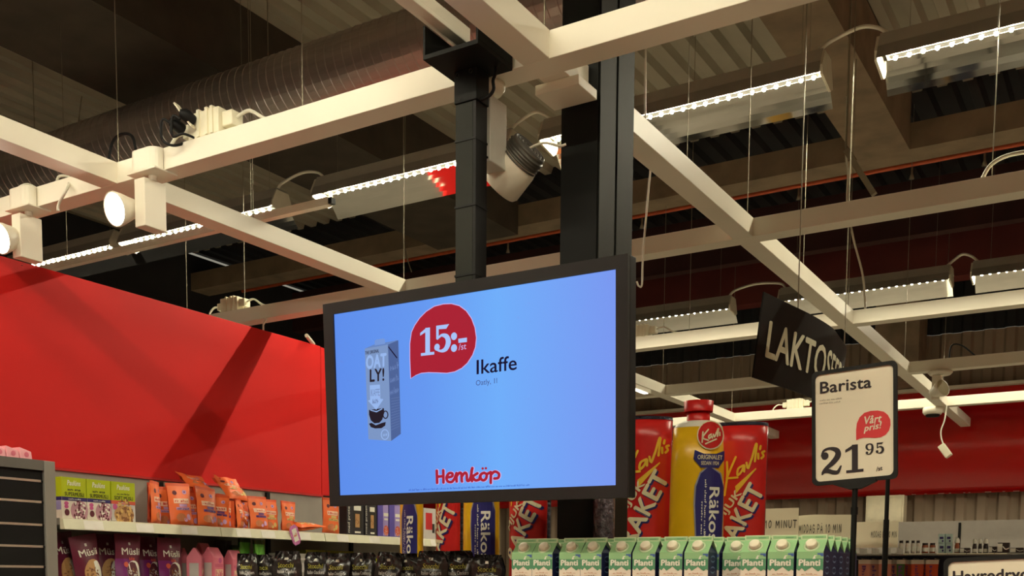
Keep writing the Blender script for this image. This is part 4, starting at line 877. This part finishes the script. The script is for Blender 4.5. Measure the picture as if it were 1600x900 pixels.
for i, (a, c, n) in enumerate(LANES):
    xm = aty((a+c)/2,870,YC).x
    for k in range(n):
        if k == 0: put(xm, YC+CD/2, 'green and cream plant drink carton with ivory cap, front row', 'drink cartons, front row')
        elif i == 10: put(xm, YC+CD/2+k*.0715, 'green drink carton behind the end lane, navy side showing by the sign pole', 'drink cartons in the end lane')
        else: put(xm+(.006 if i % 2 else 0), YC+CD/2+k*.0715, 'green drink carton standing behind the front row', 'drink cartons, back rows') if YC+CD/2+k*.0715+CD/2 < (2.97 if xm < -1.3 else 3.1) else None
xm = aty(1150,870,YC+.075).x; put(xm-.004, YC+CD/2+.075, 'green drink carton set back in a gap of the front row', None)
# ---- giant tube-shaped displays around the column
pl = thing('display_plinth', 'grey plinth under the giant tubes left of the column', 'plinth', (-2.2,3.3,0)); MB().box(-.6,.5,-.27,.3,0,1.25).build('body', greym, pl)
pl = thing('display_plinth', 'grey plinth under the giant tubes right of the column', 'plinth', (-1.2,3.5,0)); MB().box(-.3,.35,-.14,.28,0,1.25).build('body', greym, pl)
tred = mat('glossy_tube_red',(206,36,34),.3,var=.05,coat=.3); tyel = mat('glossy_tube_yellow',(240,188,22),.3,var=.04,coat=.3); tblue = mat('tube_navy_print',(38,38,110),.35); foil = mat('crinkled_navy_foil',(44,46,66),.25,.5,var=.5,scale=30,bump=1.2,stretch=(1,1,4)); foilg = mat('crinkled_silver_foil',(120,112,124),.25,.6,var=.5,scale=60,bump=1.5); capred = mat('red_cap',(206,30,28),.35); tubew = mat('clear_white_neck',(226,222,206),.35); tgrey = mat('tube_grey_print',(150,150,160),.4); cream2 = mat('tube_cream_print',(232,224,186),.45); yelp = mat('tube_yellow_print',(236,196,48),.45)
def tube(kind, p, rz, a, b_, h, label):
    t = thing('giant_tube', label, 'display', p, rz, 'giant tube displays')
    n = 32
    def ringz(z, sa, sb): return [(a*sa*sin(2*pi*k/n), -b_*sb*cos(2*pi*k/n), z) for k in range(n)]
    if kind == 'red':
        prof = [(0,.9,.9),(.02,1,1),(h*.5,1,1),(h*.93,1.02,1.0),(h,1.03,.95)]; mats = [tred, foil]
    elif kind == 'foil':
        prof = [(0,.95,.95),(h*.5,1,1),(h,1,1)]; mats = [foilg, foilg]
    else:
        prof = [(0,1.05,.7),(.3,1.03,.95),(h*.8,.97,1),(h*.94,.9,.95)]; mats = [tyel, tyel]
    m_ = MB(); rg = [ringz(*q) for q in prof]
    for i in range(len(rg)-1):
        for k in range(n):
            th = abs(((k+.5)/n*360+180) % 360-180); m_.cur = 1 if th > 82 and kind == 'red' else 0
            m_.add([rg[i][k],rg[i][(k+1) % n],rg[i+1][(k+1) % n],rg[i+1][k]], [(0,1,2,3)], True)
    m_.cur = 0; m_.add(rg[0], [tuple(range(n))]); m_.cur = 1; m_.add(rg[-1], [tuple(range(n))]); weld(m_.build('tube_body', mats, t))
    S = lambda off: (lambda x, z: Vector((x, -b_*math.sqrt(max(0,1-(x/a)**2))*1.0-off, max(.004,z))))
    if kind == 'red':
        b = MB(); r0, r1 = ringz(h+.0005,1.04,.97), ringz(h+.012,1.02,.94); b.add(r0+r1, [(k,(k+1) % n,(k+1) % n+n,k+n) for k in range(n)]+[tuple(range(n,2*n))], False); b.build('foil_rim', foil, t)
        u = a/.095
        kv = [[(-.052,.0),(-.05,-.05),(-.058,-.115)],[(-.02,.005),(-.05,-.055),(-.045,-.06),(-.012,-.07)],[(.008,-.035),(-.01,-.04),(-.012,-.062),(.002,-.055),(.012,-.035),(.012,-.058)],[(.02,-.03),(.026,-.052),(.038,-.022)],[(.038,-.025),(.05,.018),(.055,.025),(.054,.005),(.05,-.035)],[(.062,-.012),(.063,-.03)],[(.07,.012),(.068,.002)],[(.085,-.01),(.076,-.012),(.082,-.025),(.074,-.032)]]
        g_ = merge(*[stroke([(x*u,h-.11+z+x*.35) for x, z in q],.008*u,4) for q in kv]); decal('script', g_, S(.003), yelp, t, cut=.02)
        decal('script', poly([(-.02*u,h-.215),(.055*u,h-.15),(.056*u,h-.155),(-.015*u,h-.24)]), S(.003), yelp, t, cut=.02)
        sl = .95
        cl = lambda g_: ([(max(-a*.97,min(a*.97,x)), z) for x, z in g_[0]], g_[1])
        g1 = rot2(fit(text('MJUK',.03),-.06*u,.07*u,h-.345,h-.309), R(55), (-.06*u,h-.345)); decal('lettering', cl(g1), S(.003), cream2, t, cut=.02)
        g2 = rot2(fit(text('RAKET',.035),-.03*u,.24*u,h-.455,h-.39), R(63), (-.03*u,h-.455)); g3 = ([(x+.006, z-.006) for x, z in g2[0]], g2[1])
        decal('lettering_shadow', cl(g3), S(.002), tblue, t, cut=.02); decal('lettering', cl(g2), S(.0035), cream2, t, cut=.02)
        decal('badge', ring(-.055*u,h-.62,.03,.03,.012,18), S(.003), yelp, t, cut=.02)
    elif kind == 'yellow':
        def lz(prof_, mm, nm): m2 = MB(); r2 = [ringz(*q) for q in prof_]; m2.add([v for r_ in r2 for v in r_], [(i*n+k,i*n+(k+1) % n,(i+1)*n+(k+1) % n,(i+1)*n+k) for i in range(len(r2)-1) for k in range(n)]+[tuple((len(r2)-1)*n+k for k in range(n))], True); m2.build(nm, mm, t)
        lz([(h*.9405,.9,.95),(h*.955,.8,.9),(h*.965,.55,.75)], tubew, 'shoulder'); lz([(h*.9655,.42,.6),(h*1.0,.42,.6)], capred, 'cap_neck'); lz([(h*1.0005,.52,.8),(h*1.04,.54,.82)], capred, 'cap_top')
        cx = a*.45
        lab_ = [(cx-.002,h-.19),(cx-.03,h-.215),(cx-.045,h-.26),(cx-.047,h-.32),(cx-.04,h-.45),(cx-.04,h-.86),(cx+.045,h-.86),(cx+.045,h-.45),(cx+.052,h-.32),(cx+.05,h-.26),(cx+.035,h-.215)]
        cl = lambda g_: ([(max(-a*.97,min(a*.97,x)), z) for x, z in g_[0]], g_[1])
        decal('label_outline', cl(([(cx+(x-cx)*1.12, z+.004) for x, z in lab_], [tuple(range(len(lab_)))])), S(.002), tgrey, t, cut=.012); decal('blue_label', cl(poly(lab_)), S(.003), tblue, t, cut=.012)
        decal('banner', cl(poly([(cx-.052,h-.135),(cx-.02,h-.148),(cx+.02,h-.148),(cx+.05,h-.135),(cx+.056,h-.165),(cx+.03,h-.195),(cx-.03,h-.195),(cx-.056,h-.165)])), S(.004), tblue, t, cut=.012)
        decal('lettering', merge(fit(text('ORIGINALET',.02),cx-.042,cx+.042,h-.167,h-.152), fit(text('SEDAN 1924',.02),cx-.03,cx+.03,h-.186,h-.173)), S(.006), cream2, t, cut=.012)
        decal('logo', disc(cx,h-.085,.046,.049), S(.004), cream2, t, cut=.01); decal('logo', disc(cx,h-.085,.042,.045), S(.0055), tred, t, cut=.01)
        kk = [[(-.026,.016),(-.028,-.018)],[(-.008,.02),(-.026,-.002),(-.008,-.016)],[(.002,.002),(-.006,-.002),(-.004,-.012),(.004,-.004),(.006,-.012)],[(.009,.0),(.013,-.01),(.019,.004)],[(.019,.0),(.026,.018),(.023,-.01)],[(.031,.002),(.031,-.008)],[(-.016,-.026),(.02,-.018)]]
        decal('logo_script', merge(*[stroke([(cx+x,h-.085+z+x*.25) for x, z in q],.005,4) for q in kk]), S(.007), cream2, t, cut=.01)
        vt = lambda s_, x0, x1, z0, z1, bd: warp(fit(text(s_,bd),0,1,0,1), lambda x, z: (x0+(x1-x0)*z, z1-(z1-z0)*x))
        decal('lettering', vt('Räkost',cx-.0,cx+.034,h-.475,h-.26,.02), S(.005), whitep, t, cut=.012)
        decal('small_lettering', merge(warp(fit(wordbars(7,3),0,1,0,1), lambda x, z: (cx-.016+.007*z,h-.235-.315*x)), warp(fit(wordbars(4,5),0,1,0,1), lambda x, z: (cx-.026+.006*z,h-.31-.24*x))), S(.005), whitep, t, cut=.012)
    return t
def facing(p): return atan2(-p.x, p.y)*1.0
def tub(kind, px, Y, a, h_px, turn, label, b_=.055, zb=1.25, h=None):
    p = aty(px, 800, Y); hh = h if h else aty(px, h_px, Y).z-zb; p.z = zb+.001
    return tube(kind, p, atan2(CAM.x-p.x, -(CAM.y-p.y))+R(turn), a, b_, hh, label)
tub('yellow',1088,3.45,.094,645,0,'giant yellow tube with red cap and blue label'); tub('red',1004,3.5,.1,659,0,'giant red tube with yellow script beside the screen'); tub('red',1156,3.66,.09,668,0,'giant red tube right of the yellow one')
tub('foil',944,2.985,.034,0,0,'crinkled silver foil tube against the black column',.034,ZT,.62)
tub('red',828,3.3,.088,0,-38,'giant red tube seen left of the column under the screen',.05,1.25,.85); tub('yellow',752,3.35,.085,0,-42,'giant yellow and blue tube next to the column under the screen',.045,1.25,.85)
tub('red',704,3.42,.085,0,-58,'giant red tube partly hidden behind the black bags',.042,1.25,.85); tub('yellow',643,3.5,.085,0,-66,'giant yellow and blue tube nearest the wall shelving',.038,1.25,.85)

# ================================================================ FAR RIGHT AISLE
# handwritten paper boards
board = mat('cream_board',(226,218,188),.7,var=.03,scale=5)
HW = {'M':[[(0,0),(.1,1),(.5,.3),(.9,1),(1,0)]],'I':[[(.5,0),(.5,1)]],'D':[[(.1,0),(.1,1),(.7,.8),(.8,.4),(.1,0)]],'A':[[(0,0),(.5,1),(.9,0)],[(.2,.4),(.75,.4)]],'G':[[(.9,.85),(.4,1),(.1,.5),(.4,0),(.9,.15),(.9,.5),(.55,.5)]],'P':[[(.1,0),(.1,1),(.8,.85),(.7,.5),(.1,.45)]],'Å':[[(0,0),(.5,.85),(.9,0)],[(.2,.35),(.75,.35)],[(.5,1.12),(.5,1.16)]],'1':[[(.3,.8),(.55,1),(.55,0)]],'0':[[(.5,1),(.1,.6),(.3,.05),(.75,.2),(.85,.75),(.5,1)]],'N':[[(.05,0),(.1,1),(.85,0),(.9,1)]],'U':[[(.1,1),(.15,.2),(.5,0),(.85,.25),(.9,1)]],'T':[[(.5,0),(.5,1)],[(0,1),(1,.97)]],'E':[[(.8,1),(.1,1),(.1,0),(.8,0)],[(.1,.5),(.7,.5)]],'R':[[(.1,0),(.1,1),(.8,.8),(.1,.5),(.9,0)]]}
def hand(s_, w=.16):
    g_ = []; x = 0
    for ch in s_:
        if ch == ' ': x += .7; continue
        wd = .45 if ch in 'I1' else .8
        for q in HW[ch]: g_.append(stroke([(x+px*wd,pz) for px, pz in q] if len(q) != 3 and len(q) != 2 else [(x+px*wd,pz) for px, pz in q], w, 3))
        x += wd+.32
    return merge(*g_)
def board_sign(x0, x1, y0, y1, Y, s_, tx0, tx1, ty0, ty1, label, bow=0., w=.16):
    a, c, e = aty(x0,y0,Y), aty(x1,y0,Y), aty(x0,y1,Y); W_ = c.x-a.x; H_ = a.z-e.z; o_ = Vector((a.x,Y,e.z))
    t = thing('paper_board', label, 'board', o_); n = 12; b = MB(); v = []
    for y in (0,.004):
        for zz in (0,H_):
            for i in range(n+1): f = i/n; v.append((f*W_, y-bow*sin(pi*f), zz*(1+.06*bow*10*sin(pi*min(1,f*1.6))*(.5)) if zz else 0))
    m_ = n+1; fs = []
    for i in range(n): fs += [(i,i+1,m_+i+1,m_+i),(2*m_+i,2*m_+i+1,3*m_+i+1,3*m_+i),(m_+i,m_+i+1,3*m_+i+1,3*m_+i),(i,i+1,2*m_+i+1,2*m_+i)]
    fs += [(0,m_,3*m_,2*m_),(n,m_+n,3*m_+n,2*m_+n)]; b.add(v, fs); b.build('board', board, t)
    g_ = fit(hand(s_,w), (tx0-x0)/(x1-x0)*W_, (tx1-x0)/(x1-x0)*W_, H_-(ty1-y0)/(y1-y0)*H_, H_-(ty0-y0)/(y1-y0)*H_)
    for wd in s_.split(' '):
        nv = len(hand(wd,w)[0]); gw = (g_[0][:nv], [q for q in g_[1] if q[0] < nv]); g_ = (g_[0][nv:], [tuple(i-nv for i in q) for q in g_[1] if q[0] >= nv])
        decal('handwriting', gw, lambda x, z: Vector((x,-bow*sin(pi*min(1,max(0,x/W_)))-.002,z)), inkd, t, cut=.03)
    return t, o_, W_
YB = 5.6; ZS2 = 1.62
board_sign(1190,1248,795,905,YB,'10 MINUT',1197,1246,813,826,'cream paper board with handwriting 10 MINUT beside the red tube',0,.15)
board_sign(1248,1331,806,905,YB+.12,'MIDDAG PÅ 10 MIN',1249,1317,818,834,'bowed cream paper board with handwriting, behind the drink cartons',.03,.15)
board_sign(1338,1404,816,856,YB-.05,'MIDDAG PÅ 10 MIN',1363,1402,829,841,'small cream paper board with handwriting, right of the sign pole',.015,.15)
# peg rack with hanging sachets
pA = aty(1334,868,YB); pB = aty(1462,868,YB)
rk = thing('peg_rack', 'dark peg rack with clear ledge carrying hanging sachets', 'rack', (pA.x,YB,0)); WR = pB.x-pA.x+.35
MB().box(-.35,WR,.02,.05,0,pA.z-.0).build('back', mat('dark_blue_rack',(34,38,60),.5), rk); MB().box(-.35,WR,-.14,.019,pA.z-.004,pA.z+.002).build('clear_ledge', mat('smoky_ledge',(120,116,108),.2), rk)
for k in range(9): MB().tube([(.02+k*.05,.02,pA.z-.02),(.02+k*.05,-.12,pA.z-.02)],.003,5).build('hook', wirem, rk)
for k in range(10): MB().box(-.3+k*.06,-.297+k*.06,-.139,.018,pA.z+.0025,pA.z+.035).build('divider', mat('clear_divider',(170,166,156),.2), rk)
sal = mat('salmon_sachet',(222,150,130),.4,var=.06); redo = mat('orange_red_sachet',(206,84,44),.4,var=.06); sgn = mat('green_sachet',(70,110,50),.4)
SA = [(1350,sal,'salmon pink sachet next to the sign pole'),(1364,sal,'salmon pink sachet with purple print on the rack'),(1382,sal,'salmon pink sachet with purple print on the rack'),(1395,sal,'salmon pink sachet with purple print on the rack'),(1407,sgn,'slim green sachet on the rack'),(1416,redo,'orange red sachet next to the green one'),(1433,redo,'orange red sachet at the right of the rack'),(1446,redo,'orange red sachet at the right of the rack'),(1456,redo,'orange red sachet at the right of the rack')]
for i, (px, m_, lab) in enumerate(SA):
    q = aty(px, 873, YB-.1); t = pouch('soup_sachet', lab, 'sachet', 'hanging sachets', .04 if m_ is sgn else .06, .15, .012, 50+i, [m_, creamp], lambda u, v, s_: 1 if v > .86 else 0, (q.x,YB-.085+.03*(i % 2),q.z-.155), R(12), (0,0), [('print', warp(fit(wordbars(1,i),0,1,0,1), lambda x, z: (-.012+.02*z, .12-.08*x)), purp, .0015)], wr=.002)
# black sign rod behind the price sign
q0 = aty(1385,812,4.6); MB().tube([(0,0,0),(0,0,.62)],.009,8).tube([(0,0,-q0.z+.0),(0,0,0)],.012,8).build('sign_rod', blackm, loc=q0, label='thin black rod rising behind the price sign', cat='rod')
# far wall shelf
YF = 11.0
fs_ = thing('far_shelf', 'long grey far wall shelf with bright price strips', 'shelf', (-1.2,YF,0))
zr = aty(1500,864,YF-.3).z
MB().box(-3.2,2.6,.2,.24,0,aty(1500,812,YF).z).build('back_panel', grey2, fs_); MB().box(-3.2,2.6,-.3,.1995,zr-.03,zr).build('shelf_board', greym, fs_)
MB().box(-3.2,2.6,-.315,-.3005,zr-.05,zr).build('front_rail', greym, fs_)
for x0_, x1_ in ((1463,1480),(1481,1509),(1511,1553),(1554,1573),(1400,1440)):
    a_, c_ = aty(x0_,868,YF-.32), aty(x1_,868,YF-.32); MB().box(a_.x+1.2,c_.x+1.2,-.319,-.3155,zr-.044,zr-.004).build('price_strip', mat('strip_paper',(244,240,214),.6), fs_)
for k in range(2): MB().box((aty(1494,840,YF).x+1.2)-.012+k*2.0,(aty(1494,840,YF).x+1.2)+.012+k*2.0,.19,.1995,zr+.01,aty(1500,815,YF).z).build('slotted_upright', blackpl, fs_)
MB().box(-3.2,2.6,-.28,.1995,0,zr-.25).build('lower_body', blackpl, fs_)
cyan = mat('pale_cyan_box',(186,212,208),.5); drk = mat('chocolate_pack',(50,36,34),.4); oro = mat('amber_jar',(170,96,60),.4)
def far_item(px0, px1, py0, py1, kind, lab, grp=None):
    a_, c_ = aty(px0,py1,YF-.2), aty(px1,py0,YF-.2); w, h = c_.x-a_.x, c_.z-a_.z; base = zr if py1 >= 855 else a_.z
    if kind == 'box' and base > zr: base = zr+h*1.02
    t = thing({'box':'small_box','jar':'jar','bottle':'bottle','pack':'coffee_pack'}[kind], lab, {'box':'box','jar':'jar','bottle':'bottle','pack':'pack'}[kind], ((a_.x+c_.x)/2,YF-.2,base+.001), 0, grp)
    if kind == 'box':
        MB().box(-w/2,w/2,-.03,.03,0,h).build('carton', cyan, t); decal('lettering', merge(rect(-.3*w,.3*w,.45*h,.7*h),disc(.2*w,.25*h,.15*w,.12*h,8)), plane(Matrix.Translation((0,-.03,0)),.0015), navy, t)
    elif kind == 'bottle':
        r = w/2; MB().lathe([(0,0),(r,0),(r,h*.5),(r*.7,h*.62),(r,h*.66)], 14).build('bottle_body', oro if 'amber' in lab else drk, t); MB().lathe([(r*1.02,h*.661),(r*1.02,h*.85),(r*.6,h),(0,h)], 14).build('cap', whitep, t); MB().lathe([(r*1.015,h*.06),(r*1.015,h*.3)], 14).build('paper_label', whitep, t)
    elif kind == 'jar':
        r = w/2; MB().lathe([(0,0),(r,0),(r,h*.7),(r*.8,h*.8)], 14).build('jar_body', oro if 'amber' in lab else creamp, t); MB().lathe([(r*.85,h*.8),(r*.85,h),(0,h)], 14).build('lid', drk, t); MB().lathe([(r*1.02,h*.15),(r*1.02,h*.55)], 14).build('paper_label', whitep, t)
    else:
        MB().box(-w/2,w/2,-.04,.04,0,h).build('pack_body', drk, t, bevel=.004); decal('paper_label', merge(rect(-.5*w,-.08*w,.1*h,.9*h), stroke([(-.02*w,.6*h),(.2*w,.35*h),(.48*w,.45*h)],.1*h,3)), plane(Matrix.Translation((0,-.04,0)),.0015), whitep, t)
for k, (a_, c_) in enumerate(((1467,1477.5),(1478.5,1488.5))):
    far_item(a_,c_,844,860,'box','pale cyan box of the two on the shelf board','pale cyan boxes'); far_item(a_,c_,828,843,'box','pale cyan box stacked on another','stacked cyan boxes')
far_item(1491,1500,838,862,'bottle','white capped amber bottle beside the cyan boxes'); far_item(1501,1516,854,862,'pack','low dark pack beside the amber bottle')
for i, (a_, c_) in enumerate(((1519,1527),(1528,1535),(1536,1545))): far_item(a_,c_,840,862,'bottle','white capped dark bottle in a cluster of three','dark bottles')
far_item(1546,1558,852,862,'pack','dark pack with a white label, lowest of its stack','dark packs with white labels'); far_item(1559,1578,846,862,'pack','dark tall pack with a white label and swoosh'); far_item(1579,1600,854,862,'pack','dark pack at the far end of the shelf')
for i, (a_, c_) in enumerate(((1404,1412),(1414,1421),(1423,1430),(1431,1438))): far_item(a_,c_,842,862,'jar','cream jar behind the paper board','cream jars')
for i, (a_, c_) in enumerate(((1440,1451),(1452,1462))): far_item(a_,c_,846,862,'jar','squat amber jar left of the cyan boxes','amber jars')
a_, c_ = aty(1352,812,11.3), aty(1413,776,11.3)
t = thing('wall_cabinet', 'plain cream wall cabinet under the red fascia', 'cabinet', ((a_.x+c_.x)/2,11.3,a_.z-.1)); w = c_.x-a_.x
MB().box(-w/2,w/2,0,.16,0,c_.z-a_.z+.12).build('body', mat('cream_cabinet',(224,214,184),.5), t, bevel=.006); MB().box(-w/2+.02,w/2-.02,-.008,-.0005,.02,c_.z-a_.z+.08).build('door', MC['cream_cabinet'], t, bevel=.003)
# strip light under the far grid beam
p0_, p1_ = atz(985,583,ZB-.04), atz(1068,612,ZB-.04)
t = thing('strip_light', 'slim LED strip light under the beam behind the screen', 'light', (-3.50,p0_.y,ZB-.001)); L = p1_.y-p0_.y
MB().box(-.03,.03,-.5,L,-.03,0).build('profile', white, t); MB().box(-.018,.018,-.48,L-.03,-.036,-.0305).build('diffuser', glow('strip_diffuser',(255,246,226),5), t)

# red stands added below the view to put red into the lamps' mirrors
for x, y in ((-3.1,1.2),(-1.9,1.5),(-.75,1.75),(.6,2.1)):
    t = thing('added_red_stand', 'added red stand outside the view, for red in the lamp mirrors', 'stand', (x,y,0), 0, 'added red stands')
    MB().box(-.4,.4,-.3,.3,.0,1.2).build('stand_body', redgloss, t); MB().box(-.4,.4,-.3,.3,1.201,1.24).build('tray_rim', whitep, t); MB().box(-.34,.34,-.24,.24,1.241,1.3).build('red_top', tred, t)
